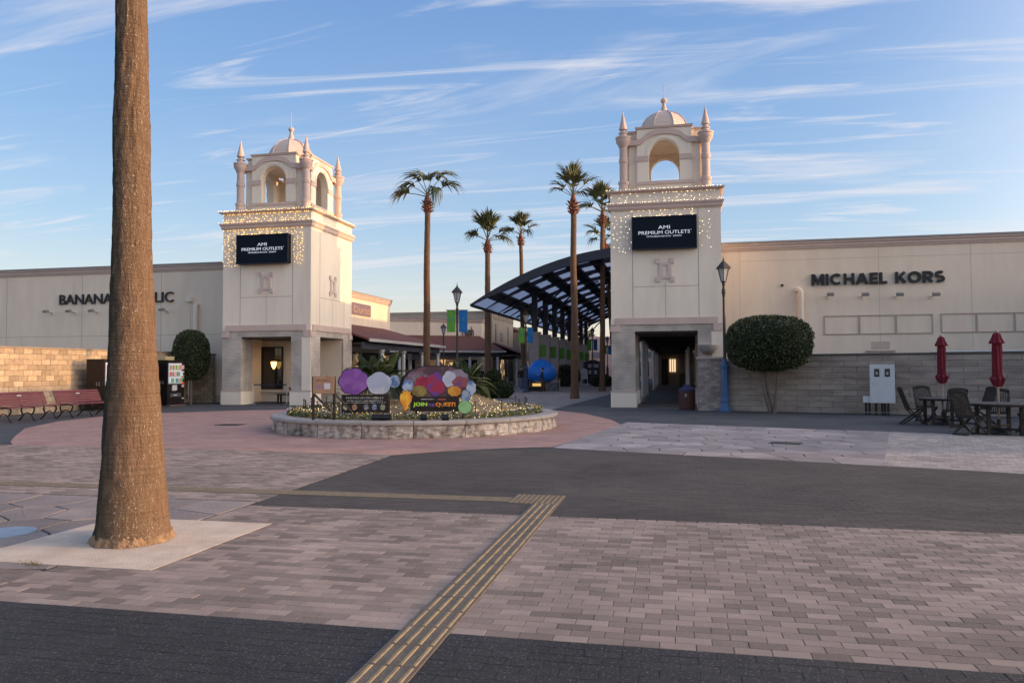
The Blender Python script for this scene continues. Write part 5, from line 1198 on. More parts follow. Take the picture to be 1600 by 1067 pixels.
# ------------------------------------------------------------------ display boards in the bed (plain shapes stand in for the printed figures)
BR = R(19)                                # boards face the camera side of the plaza
def on_board(c, rz):
    m_ = Matrix.Translation(c) @ Matrix.Rotation(rz, 4, 'Z')
    return m_
def pxl(x, y, d):                         # pixel -> point at camera depth d
    v = ray(x, y); return CAM + v * (d / v.dot(fw))
def cutout(parent, name, mat, outline_px, d, off=0.0, th=.03, rim=True):
    # outline traced on the board's own plane, then given thickness
    P_ = [pxl(x, y, d) for x, y in outline_px]; n_ = Vector((fw.x, fw.y, 0)).normalized(); b = B(); n = len(P_)
    b.v = [tuple(p + n_ * off) for p in P_] + [tuple(p + n_ * (off + th)) for p in P_]
    b.f = [tuple(range(n)), tuple(n + i for i in reversed(range(n)))] + [((i + 1) % n, i, n + i, n + (i + 1) % n) for i in range(n)]
    o = b.build(name, mat, parent)
    if rim:
        cx_ = sum(p[0] for p in outline_px) / n; cy_ = sum(p[1] for p in outline_px) / n
        cutout(o, 'backing', M('cutout_black', (0.012, 0.01, 0.016), 0.6), [(cx_ + (x - cx_) * 1.09, cy_ + (y - cy_) * 1.07) for x, y in outline_px], d, off + th + .002, .02, rim=False)
    return o
def blob(cx, cy, rx, ry, n=28, lob=0, amp=0.0, ph=0.0, sq=1.0): return [(cx + rx * (1 + amp * math.cos(lob * a + ph)) * math.copysign(abs(math.cos(a)) ** sq, math.cos(a)), cy - ry * (1 + amp * math.cos(lob * a + ph)) * math.copysign(abs(math.sin(a)) ** sq, math.sin(a))) for a in (2 * math.pi * k / n for k in range(n))]
def print_mat(name, a, b_, sc=2.2): return M(name, a, 0.55, b_, sc, lo=.42, hi=.58, detail=2)
D1 = 18.2
bd = thing('display_board', 'dark display board topped by plain purple and white rounded panels', 'display board', pxl(570, 648, D1))
boardm = M('board_black', (0.014, 0.011, 0.012), 0.5, (0.03, 0.02, 0.015), 2); boardrim = M('board_brown', (0.12, 0.06, 0.03), 0.6)
cutout(bd, 'panel', boardm, [(534, 645), (607, 645), (607, 617.5), (534, 617.5)], D1, 0, .06, rim=False)
cutout(bd, 'panel_edge', boardrim, [(532.6, 646), (608.4, 646), (608.4, 616.3), (532.6, 616.3)], D1, .061, .03, rim=False)
def jag0(cx, cy, rx, ry, lob, amp, ph=0.0, n=56): return [(cx + rx * (1 - .10 * (1 - abs(math.sin(lob * a / 2 + ph)))) * math.cos(a), cy - ry * (1 - .10 * (1 - abs(math.sin(lob * a / 2 + ph)))) * math.sin(a)) for a in (2 * math.pi * k / n for k in range(n))]
cutout(bd, 'purple_panel', print_mat('print_purple', (0.21, 0.07, 0.33), (0.30, 0.12, 0.40)), jag0(552, 596, 23, 21, 7, .15), D1, .02)
cutout(bd, 'white_panel', print_mat('print_white', (0.62, 0.62, 0.66), (0.42, 0.46, 0.58)), jag0(592, 599, 20, 18, 5, .10, .8), D1, .02)
cutout(bd, 'blue_panel', print_mat('print_ice', (0.42, 0.50, 0.62), (0.10, 0.20, 0.42), 6), blob(616, 596, 8.5, 10), D1, .03)
whitep = M('print_text', (0.75, 0.72, 0.68), 0.6); yawr = YAW
def board_text(parent, body, xp, yp, d, hpx, wpx, mat, bold=.01, off=-.006):
    c = pxl(xp, yp, d) ; n_ = Vector((fw.x, fw.y, 0)).normalized(); c = c + n_ * off
    return text(body, 'lettering', mat, parent, c, hpx * d / FPX, wpx * d / FPX if wpx else None, .006, rz=YAW, bold=bold)
board_text(bd, 'ドラゴンクエスト スタンプラリーに参加しよう!', 570, 621.5, D1, 3.2, 58, whitep)
board_text(bd, 'お買い物をしながらスタンプを集めて豪華な賞品をもらおう', 570, 626, D1, 1.6, 56, whitep)
board_text(bd, 'スタンプは場内の各所に設置しています', 570, 629, D1, 1.6, 66, whitep)
for k, (xp, c_) in enumerate(((540, (.55, .5, .4)), (554, (.62, .36, .22)), (572, (.4, .38, .42)), (585, (.35, .42, .6)), (598, (.45, .5, .35)))):
    cutout(bd, 'small_panel', print_mat(f'print_s{k}', c_, tuple(q * .6 for q in c_), 12), blob(xp, 636, 4, 4.6, 20, 4, .07, k), D1, -.008, .007, rim=False)
for xp in (540, 600): p = pxl(xp, 646, D1 + .08); B().box(p.x - .02, p.x + .02, p.y, p.y + .04, .3, p.z + .3).build('stake', blackm, bd)
D2 = 18.0
bd2 = thing('display_board', 'dark board with colourful capital lettering under a wide maroon arched panel', 'display board', pxl(680, 648, D2))
cutout(bd2, 'panel', boardm, [(641, 642.5), (717, 642.5), (717, 620), (641, 620)], D2, 0, .06, rim=False)
arch = [(628, 603), (632, 590), (642, 580), (655, 574), (668, 572.5), (682, 573), (698, 572.5), (712, 575), (724, 582), (733, 592), (738, 604), (735, 613), (722, 619), (690, 620.5), (655, 620), (636, 612)]
cutout(bd2, 'arched_panel', print_mat('print_maroon', (0.085, 0.045, 0.06), (0.17, 0.09, 0.10), 3), arch, D2, .03)
def jag(cx, cy, rx, ry, lob, amp, ph=0.0, n=56): return [(cx + rx * (1 - amp * (1 - abs(math.sin(lob * a / 2 + ph)))) * math.cos(a), cy - ry * (1 - amp * (1 - abs(math.sin(lob * a / 2 + ph)))) * math.sin(a)) for a in (2 * math.pi * k / n for k in range(n))]
lay = [('grey_panel', 'print_mauve', (0.16, 0.10, 0.13), (0.26, 0.22, 0.28), jag(652, 594, 20, 15, 7, .16), .024), ('grey_panel', 'print_mauve', None, None, jag(712, 590, 20, 14, 7, .16, .6), .024),
       ('red_panel', 'print_red', (0.38, 0.03, 0.06), (0.22, 0.02, 0.06), jag(662, 601, 15, 14, 9, .20), .016), ('violet_panel', 'print_violet', (0.11, 0.055, 0.30), (0.34, 0.03, 0.07), jag(681, 600, 15, 19, 6, .12, .4), .010),
       ('white_panel', 'print_white', (0.62, 0.62, 0.66), (0.4, 0.4, 0.5), jag(702, 592, 11, 13, 5, .16), .006), ('olive_panel', 'print_olive', (0.20, 0.16, 0.05), (0.32, 0.24, 0.07), jag(655, 611, 13, 9, 9, .14), .002),
       ('plum_panel', 'print_plum', (0.16, 0.06, 0.19), (0.28, 0.08, 0.08), jag(719, 597, 13, 9, 5, .14), .000), ('orange_panel', 'print_orange', (0.60, 0.22, 0.03), (0.68, 0.38, 0.06), jag(710, 611, 11, 8.5, 8, .13), -.006), ('pale_panel', 'print_ice', (0.42, 0.50, 0.62), (0.25, 0.32, 0.45), jag(637, 604, 9, 11, 7, .14), .012), ('pale_panel', 'print_ice', None, None, jag(736, 606, 8, 12, 7, .14), .016)]
for nm, mt, c1_, c2_, outl, off in lay: cutout(bd2, nm, MATS.get(mt) or print_mat(mt, c1_, c2_, 5), outl, D2, off, .004, rim=False)
board_text(bd2, 'PREMIUM OUTLETS  ×', 668.5, 623.6, D2, 1.7, 21, whitep)
board_text(bd2, 'DRAGON QUEST', 690.5, 624, D2, 2.6, 13, M('print_logo_red', (0.7, 0.18, 0.14), .5), bold=.03)
gx = 645.5
for wd, wpx, m_ in (('JOIN', 22, M('print_lime', (0.35, 0.62, 0.06), .5, emit=(.35, .62, .06), estr=.12)), ('THE', 10, M('print_lilac', (0.26, 0.10, 0.45), .5)), ('QUEST!', 31, M('print_orange2', (0.75, 0.24, 0.03), .5, emit=(.75, .24, .03), estr=.12))):
    board_text(bd2, wd, gx + wpx / 2, 632.2 if wd != 'THE' else 632.8, D2, 7.4 if wd != 'THE' else 4.6, wpx, m_, bold=.035); gx += wpx + 1.6
for xp in (650, 708): p = pxl(xp, 643, D2 + .08); B().box(p.x - .02, p.x + .02, p.y, p.y + .04, .3, p.z + .3).build('stake', blackm, bd2)
fc = thing('flame_cutout', 'plain orange flame shaped cut-out on a stake before the lettered board', 'cut-out', pxl(634, 650, 17.6))
flame = [(632, 643), (630, 634), (626, 629), (624.5, 620), (626.5, 614), (629, 616), (629.5, 610), (633, 612), (636, 608.5), (637.5, 613), (641, 611), (641, 617), (643.5, 618), (643, 626), (640, 631), (637, 634), (639, 637), (635, 640)]
cutout(fc, 'flame', print_mat('print_flame', (0.80, 0.25, 0.02), (0.85, 0.48, 0.05), 5), flame, 17.6)
p = pxl(632.5, 644, 17.65); B().path([(p.x, p.y, .3), (p.x, p.y, p.z + .1)], .014, 6).build('stake', blackm, fc)
gcut = thing('round_cutout', 'plain green disc cut-out with blue grey top panel beside the lettered board', 'cut-out', pxl(727, 650, 17.6))
cutout(gcut, 'disc', print_mat('print_green', (0.12, 0.42, 0.14), (0.28, 0.52, 0.22), 3), blob(726.5, 636, 10.5, 10), 17.6)
cutout(gcut, 'top_panel', print_mat('print_steel', (0.14, 0.22, 0.40), (0.30, 0.36, 0.44), 6), blob(727.5, 619, 7, 9.5, 24, 3, .07), 17.6, .01)
p = pxl(723, 645, 17.66); B().path([(p.x, p.y, .3), (p.x, p.y, p.z + .1)], .016, 6).build('stake', blackm, gcut)
D0 = 17.5
ss = thing('notice_stand', 'brown notice board on black timber legs at the end of the bed', 'notice board', pxl(505, 657, D0))
cutout(ss, 'panel', M('parchment', (0.32, 0.19, 0.11), 0.7, (0.40, 0.25, 0.15), 3), [(489, 615), (521.5, 615), (522, 588.5), (510, 587), (506, 588.5), (501, 587), (489, 588.5)], D0, 0, .05, rim=False)
board_text(ss, 'スタンプラリー', 505, 594, D0, 2.4, 22, M('print_redtext', (0.4, 0.04, 0.03), .6), bold=.02)
cutout(ss, 'lilac_patch', M('print_lilacpatch', (0.30, 0.16, 0.42), .6), blob(498.5, 604, 3.2, 2.6), D0, -.006, .005, rim=False)
cutout(ss, 'white_patch', M('print_pale', (0.6, 0.57, 0.6), .6), [(506.5, 608), (516, 608), (516, 598.5), (506.5, 598.5)], D0, -.006, .005, rim=False)
for xp in (489, 521.8):
    a = pxl(xp, 588, D0 + .06); z_ = .38; B().box(a.x - .025, a.x + .025, a.y, a.y + .05, z_, a.z).build('post', darkwood, ss)
    B().bar((a.x, a.y + .05, 1.0), (a.x + .32, a.y + .6, .42), .04, .04).build('brace', darkwood, ss)
for k, xp in enumerate((596, 662, 696)):
    p = pxl(xp, 652 if k == 0 else 646, 17.2); p.z = mound_z(p.x - PC.x, p.y - PC.y) + .02; t = thing('flood_lamp', ['long black flood lamp lying among the flowers before the purple panel board', 'small black flood lamp under the left half of the lettered board', 'small black flood lamp under the right half of the lettered board'][k], 'flood lamp', p)
    w = .22 if k == 0 else .08; part(B().obox((0, 0, .08), (w * 2, .12, .10), rz=YAW, rx=R(-25)), 'housing', blackm, t); part(B().obox((0, 0, .015), (.10, .08, .03), rz=YAW), 'foot', blackm, t)
    part(B().obox((0, .05, .112), (w * 1.8, .09, .006), rz=YAW, rx=R(-25)), 'lens', M('lens_warm', (.6, .4, .2), .3, emit=(1, .55, .22), estr=1.2), t)

# ------------------------------------------------------------------ cycads and clipped greenery
cycm = M('cycad_leaf', (0.045, 0.07, 0.022), 0.45, (0.075, 0.095, 0.03), 3, coords='obj')
def cycad_frond(seed, droop):
    rnd = random.Random(seed); b = B(); pts = []
    for q in range(13): s_ = q / 12; pts.append(Vector((s_ * 1.0, 0, .55 * s_ - droop * s_ ** 2.2)))
    b.path(pts, [.014 - .010 * q / 12 for q in range(13)], 4)
    for q in range(2, 48):
        s_ = q / 48; i = min(11, int(s_ * 12)); p = pts[i].lerp(pts[i + 1], s_ * 12 - i); ln = .24 * math.sin(math.pi * min(1, .18 + s_ * .86)) + .03
        for sd in (-1, 1):
            d = Vector((.55, sd * .9, .28)).normalized() * ln; o = len(b.v); w = .007; b.v += [tuple(p + Vector((-w, 0, 0))), tuple(p + Vector((w, 0, 0))), tuple(p + d * .6 + Vector((w, 0, -.01))), tuple(p + d + Vector((0, 0, -.05))), tuple(p + d * .6 + Vector((-w, 0, -.01)))]; b.f.append((o, o + 1, o + 2, o + 3, o + 4))
    o = b.build('frond', cycm, fix=False); m_ = o.data; bpy.data.objects.remove(o); return m_
CY = CY; CYF = [cycad_frond(i, d) for i, d in enumerate((.25, .5, .8, 1.1))]
def cycad(x, y, z, h, r, label, seed, n=46):
    rnd = random.Random(seed); t = thing('cycad', label, 'cycad', (x, y, z))
    part(B().lathe([(.16, -.05), (.17, .1), (.15, h * .6), (.14, h), (.08, h + .1)], 12), 'trunk', bark, t)
    for k in range(n):
        f_ = k / n; o = put('frond', CYF[min(3, int(f_ * 4))], t, (0, 0, h + .04)); o.rotation_euler = (rnd.uniform(-.15, .15), R(-42 + 62 * f_ + rnd.uniform(-8, 8)), k * 2.39996); s_ = r * rnd.uniform(.85, 1.1); o.scale = (s_, s_, s_)
    return t
q = pxl(592, 590, 20.2); cycad(q.x, q.y, .6, .55, 1.0, 'tall cycad with arching fronds behind the purple panel board', 3)
q = pxl(726, 600, 21.5); cycad(q.x, q.y, .6, .35, .95, 'lower cycad spreading behind the wide maroon panel', 5, 40)
leafbox = M('box_leaf', (0.032, 0.046, 0.016), 0.5, (0.058, 0.075, 0.024), 18)
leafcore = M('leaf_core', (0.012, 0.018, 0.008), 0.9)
def topiary_crown(parent, c, r, n, seed, power=2.6, size=.045, mat=None, name='crown', core=True):
    # clipped solid: leaves crowd the surface of a rounded box, with tufts and small hollows
    rnd = random.Random(seed); b = B()
    for k in range(n):
        v = Vector((rnd.gauss(0, 1), rnd.gauss(0, 1), rnd.gauss(0, 1))).normalized(); m_ = (abs(v.x) ** power + abs(v.y) ** power + abs(v.z) ** power) ** (-1 / power)
        nz = mnoise.noise(v * 5.0 + Vector((seed, 0, 0))) * .05 + mnoise.noise(v * 13.0) * .03; d = (1 + nz) * (1 - abs(rnd.gauss(0, .055))); p = Vector((c[0] + v.x * m_ * r[0] * d, c[1] + v.y * m_ * r[1] * d, c[2] + v.z * m_ * r[2] * d))
        u = (v + Vector((rnd.gauss(0, .8), rnd.gauss(0, .8), rnd.gauss(0, .8)))).normalized(); w = u.cross(Vector((rnd.gauss(0, 1), rnd.gauss(0, 1), rnd.gauss(0, 1)))).normalized(); s_ = size * rnd.uniform(.6, 1.3); o = len(b.v)
        b.v += [tuple(p - u * s_ * .4), tuple(p + w * s_ * .45 + u * s_ * .3), tuple(p + u * s_ * 1.1), tuple(p - w * s_ * .45 + u * s_ * .3)]; b.f.append((o, o + 1, o + 2, o + 3))
    cr_ = b.build(name, mat or leafbox, parent, fix=False)
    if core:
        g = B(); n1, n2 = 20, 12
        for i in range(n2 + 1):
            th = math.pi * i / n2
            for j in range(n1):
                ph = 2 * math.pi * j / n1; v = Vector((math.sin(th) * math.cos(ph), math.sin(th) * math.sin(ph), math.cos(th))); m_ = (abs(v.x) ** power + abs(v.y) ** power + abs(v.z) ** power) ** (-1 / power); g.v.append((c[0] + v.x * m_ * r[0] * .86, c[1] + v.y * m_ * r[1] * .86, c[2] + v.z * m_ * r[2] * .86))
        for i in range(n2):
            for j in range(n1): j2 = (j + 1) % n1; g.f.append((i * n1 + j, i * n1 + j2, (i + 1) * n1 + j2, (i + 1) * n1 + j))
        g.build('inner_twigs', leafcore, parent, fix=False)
    return cr_
def small_trunk(parent, pts, rad): B().path(pts, rad, 10).build('trunk', M('grey_bark', (0.20, 0.165, 0.13), 0.9, (0.13, 0.105, 0.085), 20, .6, 60), parent, True)
t = thing('topiary_tree', 'dark clipped dome tree on three slim stems before the grey wall', 'tree', (3.28, 27.55, 0))
topiary_crown(t, (3.22, 27.5, 2.42), (1.42, 1.25, .95), 15000, 2, 2.7, .052)
for pts in ([(3.25, 27.55, 0), (3.05, 27.5, .8), (2.85, 27.45, 1.7)], [(3.28, 27.58, 0), (3.18, 27.6, .8), (3.05, 27.6, 1.7)], [(3.36, 27.5, 0), (3.42, 27.5, .5), (3.46, 27.48, .9), (3.55, 27.45, 1.7)]): small_trunk(t, pts, [.07, .055, .045, .04][:len(pts)])
p = Vector((-22.05, 31.35, 0)); t = thing('topiary_shrub', 'dark clipped bullet shaped shrub behind the end drinks machine', 'shrub', p)
topiary_crown(t, (p.x, p.y, 2.28), (.78, .75, 1.16), 9000, 6, 2.5, .05); small_trunk(t, [(p.x, p.y, 0), (p.x, p.y, 1.5)], [.08, .06])
p = gp(775, 622); t = thing('round_shrub', 'two tier clipped shrub beside the street behind the bed', 'shrub', p)
topiary_crown(t, (p.x, p.y, .45), (.95, .8, .5), 4200, 7, 2.2, .07); topiary_crown(t, (p.x - .12, p.y, 1.15), (.42, .4, .38), 1800, 8, 2.2, .06)
for k, (xp, yp, r_, lab) in enumerate(((884, 604, (1.3, 1, 1.0), 'rounded shrub beside the canopy piers and blue display'), (940, 604, (1.0, .8, .55), 'low rounded shrub behind the white sandwich board'))):
    p = gp(xp, yp); t = thing('round_shrub', lab, 'shrub', p); topiary_crown(t, (p.x, p.y, r_[2] * .9), r_, 2200, 20 + k, 2.1, .10, M('grey_leaf', (0.075, 0.085, 0.05), .7, (0.05, 0.06, 0.035), 8))
# ------------------------------------------------------------------ benches
benchred = M('bench_red', (0.20, 0.055, 0.06), 0.55, (0.15, 0.04, 0.046), 6, .2, 60, stretch=(1, .3, 1))
def bench(x, y, label, L_=2.0):
    t = thing('park_bench', label, 'bench', (x, y, 0))            # long side along y, sitter faces +x
    prof = [(.40, .455), (.31, .47), (.22, .465), (.13, .452), (.04, .445), (-.05, .452)]
    for k, (px_, pz) in enumerate(prof): part(B().obox((px_, 0, pz), (.078, L_, .03), ry=R((8, 2, -4, -4, 0, 10)[k])), 'seat_slat', benchred, t)
    for k, (px_, pz) in enumerate([(-.115, .53), (-.15, .615), (-.185, .70), (-.222, .785), (-.27, .865)]): part(B().obox((px_, 0, pz), (.03, L_, .075), ry=R(-(22 if k < 4 else 38))), 'back_slat', benchred, t)
    for yy in (-.86, 0, .86):
        b = B(); b.path([(.36, yy, .43), (.40, yy, .36), (.36, yy, .26), (.30, yy, .20), (.33, yy, .10), (.40, yy, .02), (.46, yy, .0)], [.024, .026, .026, .024, .026, .024, .018], 8); part(b, 'leg', blackm, t, True)
        b = B(); b.path([(-.06, yy, .43), (-.10, yy, .34), (-.06, yy, .24), (-.02, yy, .18), (-.10, yy, .08), (-.18, yy, .02), (-.24, yy, 0)], [.024, .026, .026, .024, .026, .024, .018], 8); part(b, 'leg', blackm, t, True)
        b = B(); b.path([(.31, yy, .19), (.20, yy, .24), (.12, yy, .26), (.06, yy, .24), (-.03, yy, .18)], .018, 6); part(b, 'stretcher', blackm, t)
        b = B(); b.path([(.40, yy, .425), (.2, yy, .435), (-.06, yy, .42), (-.13, yy, .53), (-.24, yy, .78), (-.30, yy, .88)], .02, 6); part(b, 'bracket', blackm, t)
    part(B().obox((-.196, .0, .79), (.006, .16, .035), ry=R(-22)), 'white_plate', white, t)
    return t
bench(-20.0, 20.05, 'red slatted bench with scrolled iron legs, farther from the drinks machines')
bench(-20.0, 22.45, 'red slatted bench with scrolled iron legs, next to the drinks machines')
# ------------------------------------------------------------------ drinks machines
vblack = M('machine_black', (0.010, 0.008, 0.009), 0.35, (0.02, 0.015, 0.016), 2)
vbrown = M('machine_brown', (0.010, 0.006, 0.006), 0.45)
def can_window_material(name, seed):
    m = bpy.data.materials.new(name); m.use_nodes = True; n = m.node_tree.nodes; l = m.node_tree.links; b = n['Principled BSDF']; b.inputs['Roughness'].default_value = .3
    return m
cans = [M(f'can_{i}', c, .4, emit=c, estr=.18) for i, c in enumerate(((.6, .05, .05), (.62, .6, .58), (.05, .16, .42), (.5, .34, .08), (.08, .3, .12), (.35, .2, .14), (.6, .3, .35)))]
def machine(y0, w, side, label, seed, topbox=False):
    rnd = random.Random(seed); X1 = -21.62; X0 = -22.42; h = 2.02
    t = thing('drinks_machine', label, 'vending machine', ((X0 + X1) / 2, y0 + w / 2, 0))
    B().box(X0, X1, y0, y0 + w, .06, h).build('cabinet', side, t)
    for yy in (y0 + .08, y0 + w - .2): B().box(X0 + .05, X1 - .05, yy, yy + .12, 0, .06).build('foot', blackm, t)
    B().box(X0 + .3, X1 + .12, y0 + .03, y0 + w - .03, 0, .055).build('base_cover', M('cover_grey', (.16, .10, .10), .6), t)
    dw = B().box(X1 + .001, X1 + .03, y0 + .06, y0 + w - .22, .98, 1.88).build('display_window', M('machine_white', (.55, .54, .55), .4, emit=(.7, .75, .85), estr=.16), t)
    for r in range(3):
        z = 1.03 + r * .29; B().box(X1 + .031, X1 + .05, y0 + .06, y0 + w - .22, z - .035, z - .004).build('price_strip', white, dw)
        n = 9
        for k in range(n):
            yy = y0 + .085 + (w - .33) * k / (n - 1) - .0; B().path([(X1 + .062, yy + .02, z), (X1 + .062, yy + .02, z + .19)], .026, 8).build('drink', rnd.choice(cans), dw)
    for k, (z, hh, m_) in enumerate(((1.62, .18, white), (1.46, .08, white), (1.18, .2, M('coin_grey', (.3, .3, .3), .4)), (.95, .10, cans[0]), (.82, .10, white), (.30, .05, white))): B().box(X1 + .001, X1 + .035, y0 + w - .19, y0 + w - .05, z, z + hh).build('coin_panel', m_, t)
    B().box(X1 + .001, X1 + .03, y0 + .3, y0 + .62, .68, .92).build('notice', M('notice_white', (.6, .56, .6), .5), t)
    B().box(X1 + .001, X1 + .025, y0 + .2, y0 + w - .25, .40, .56).build('delivery_slot', M('slot_grey', (.09, .1, .12), .3), t)
    B().box(X1 + .0255, X1 + .028, y0 + .4, y0 + .62, .46, .50).build('slot_label', white, t)
    if topbox: B().box(X1 - .5, X1 - .05, y0 - .1, y0 + w * .45, h + .002, h + .16).build('top_box', M('box_cream', (.48, .40, .22), .6), t)
    for (ya, za) in ((-.001, 1.05),):
        for k in range(2): B().path([(X1 - .3 + k * .12, y0 - .004, za - .07), (X1 - .36 + k * .12, y0 - .004, za), (X1 - .3 + k * .12, y0 - .004, za + .07)], .008, 4).build('side_mark', white, t)
    return t
machine(25.35, 1.15, vbrown, 'dark brown drinks machine next to the red benches', 1)
machine(27.15, 1.15, vblack, 'black drinks machine standing between the two other machines', 2)
machine(29.1, 1.15, vblack, 'black drinks machine with a cream box on top before the bullet shrub', 3, True)
for y in (26.55, 28.35): o = B().box(-22.42, -21.9, y, y + .5, 0, 1.95).build('recycling_cabinet', vblack); tag(o, ['dark recycling cabinet after the brown drinks machine', 'dark recycling cabinet before the machine with the cream box'][y > 27], 'cabinet')
# ------------------------------------------------------------------ litter bin
t = thing('litter_bin', 'brown slatted litter bin with blue hood in the tower arch', 'bin', (.47, 29.45, 0))
part(B().lathe([(.27, .03), (.27, .70)], 16), 'liner', blackm, t)
for k in range(22):
    a = 2 * math.pi * k / 22; part(B().obox((.295 * math.cos(a), .295 * math.sin(a), .36), (.022, .074, .68), rz=a), 'slat', M('bin_brown', (0.10, 0.038, 0.026), .6, (.075, .028, .02), 8), t)
part(B().lathe([(.32, .701), (.32, .74), (.25, .82), (.13, .90), (.12, .94), (.05, .955)], 16), 'hood', M('bin_blue', (0.025, 0.028, 0.075), .5), t, True)
part(B().obox((-.05, -.312, .55), (.07, .01, .11)), 'label_plate', M('plate', (.35, .3, .28), .5), t)
# ------------------------------------------------------------------ meter cabinet on the grey wall
cab = thing('meter_cabinet', 'white meter cabinet with two little windows on the grey block wall', 'cabinet', (6.7, 26.9, 0), math.atan2(-3.65, 13.58))
part(B().box(-.37, .37, -.32, .06, .40, 1.66), 'body', white, cab); part(B().box(-.355, .355, -.335, -.321, .415, 1.645), 'door', white, cab)
for s_ in (-1, 1): w = part(B().box(s_ * .155 - .075, s_ * .155 + .075, -.345, -.336, 1.26, 1.52), 'meter_window', glassdark, cab); part(B().box(s_ * .155 - .03, s_ * .155 + .03, -.349, -.3455, 1.32, 1.42), 'meter', M('meter_face', (.35, .35, .34), .5), w)
part(B().box(-.29, -.265, -.352, -.336, .98, 1.08), 'handle', M('steel', (.5, .49, .47)), cab); part(B().box(-.58, -.372, -.28, .06, .41, .62), 'side_box', white, cab)
for x in (-.5, -.4, -.2, -.02, .06, .16): part(B().path([(x, -.12, 0), (x, -.12, .409)], .035, 8), 'conduit', M('conduit_navy', (.012, .014, .03), .5), cab)
part(B().path([(-.58, -.18, .09), (.40, -.18, .09)], .014, 6), 'clamp_rail', M('steel', (.5, .49, .47)), cab)
# ------------------------------------------------------------------ patio sets
teak = M('weathered_teak', (0.034, 0.027, 0.024), 0.75, (0.022, 0.018, 0.016), 7, .3, 60, coords='obj')
teakl = M('grey_teak', (0.10, 0.088, 0.08), 0.75, (0.07, 0.062, 0.058), 7, .3, 60, coords='obj')
def patio_table(x, y, label, r=.62):
    t = thing('patio_table', label, 'table', (x, y, 0))
    for k in range(9):
        x0 = -r + 2 * r * k / 9 + .004; x1 = -r + 2 * r * (k + 1) / 9 - .004; pts = []
        def yy(q): return math.sqrt(max(0.0, r * r - q * q))
        n = 4; xsq = [x0 + (x1 - x0) * i / n for i in range(n + 1)]
        poly = [(q, -max(.04, yy(q))) for q in xsq] + [(q, max(.04, yy(q))) for q in reversed(xsq)]
        part(B().prism(poly, .70, .725), 'top_slat', teakl, t)
    part(B().lathe([(r - .09, .655), (r - .045, .655), (r - .045, .699), (r - .09, .699)], 28, cap=False), 'rim', teak, t)
    for sx in (-1, 1):
        for sy in (-1, 1): part(B().box(sx * .34 - .035, sx * .34 + .035, sy * .34 - .035, sy * .34 + .035, 0, .698), 'leg', teak, t)
    for a in (1, -1): part(B().bar((-.34, -.34 * a, .16 + .03 * a), (.34, .34 * a, .16 + .03 * a), .04, .05), 'stretcher', teak, t)
    return t
def umbrella(x, y, H, label, seed):
    t = thing('patio_umbrella', label, 'umbrella', (x, y, 0)); rnd = random.Random(seed)
    red = M('umbrella_red', (0.16, 0.006, 0.018), 0.8, (0.11, 0.005, 0.013), 5, .3, 30)
    part(B().lathe([(.24, 0), (.24, .05), (.10, .09), (.04, .11), (.04, .35)], 20), 'base', blackm, t)
    part(B().path([(0, 0, .1), (0, 0, H - .04)], .024, 10), 'pole', M('pole_wood', (.32, .24, .19), .6), t)
    fold = lambda i, a: 1 + .16 * math.cos(8 * a + .4 * i) + .06 * math.cos(3 * a + i)
    part(B().lathe([(.075, H * .455), (.105, H * .475), (.15, H * .53), (.10, H * .56), (.092, H * .60), (.092, H * .70), (.095, H * .82), (.08, H * .92), (.03, H * .955)], 40, wob=fold), 'folded_canopy', red, t)
    part(B().lathe([(.145, H * .868), (.148, H * .88), (.10, H * .925), (.075, H * .96), (.03, H * .975)], 40, wob=lambda i, a: 1 + .14 * math.cos(8 * a)), 'top_flap', red, t)
    part(B().lathe([(.10, H * .558), (.112, H * .565), (.10, H * .575)], 24), 'strap', red, t)
    part(B().lathe([(.02, H * .97), (.04, H * .98), (.04, H * .995), (.015, H)], 12), 'finial', M('finial_pale', (.4, .36, .34), .5), t)
    return t
def chair_proto():
    t = thing('folding_chair', 'x', 'chair', (0, 0, 0)); W_ = .44           # sitter faces +y
    def zback(s_): return (-.16 - .20 * s_, .40 + .58 * s_)
    for sx in (-1, 1):
        part(B().path([(sx * W_ / 2, .28, .0), (sx * W_ / 2, -.02, .27), (sx * W_ / 2, -.16, .42), (sx * W_ / 2, -.26, .70), (sx * W_ / 2, -.36, .98)], [.02, .021, .021, .019, .017], 6), 'back_post', teak, t)
        part(B().bar((sx * (W_ / 2 - .04), -.34, .0), (sx * (W_ / 2 - .04), .24, .44), .03, .045), 'leg', teak, t)
    for k in range(11):
        x = -.18 + .036 * k; a = zback(.08); b_ = zback(.88); part(B().bar((x, a[0], a[1]), (x, b_[0] - .0, b_[1] + .02 * math.cos(x * 6)), .02, .012), 'back_slat', teak, t)
    b = B()
    pts = [(x, zback(.93)[0], zback(.93)[1] + .05 * math.cos(x / .22 * 1.4)) for x in (-.22, -.15, -.07, 0, .07, .15, .22)]
    for p, q in zip(pts, pts[1:]): b.bar(p, q, .03, .085)
    part(b, 'top_rail', teak, t)
    part(B().bar((-.22, zback(.05)[0], zback(.05)[1]), (.22, zback(.05)[0], zback(.05)[1]), .03, .06), 'lower_rail', teak, t)
    for k in range(9): y = -.18 + .052 * k; part(B().obox((0, y, .435 - .012 * math.sin(k / 8 * 3.1)), (.40, .038, .018)), 'seat_slat', teak, t)
    part(B().bar((-.2, .26, .03), (.2, .26, .03), .025, .03), 'foot_bar', teak, t); part(B().bar((-.18, -.31, .03), (.18, -.31, .03), .025, .03), 'foot_bar', teak, t)
    return t
T1 = Vector((7.15, 22.65, 0)); T2 = Vector((7.35, 19.55, 0))
patio_table(T1.x, T1.y, 'round slatted patio table under the red umbrella beside the meter cabinet')
patio_table(T2.x, T2.y, 'round slatted patio table under the red umbrella nearer the grey pavers', .68)
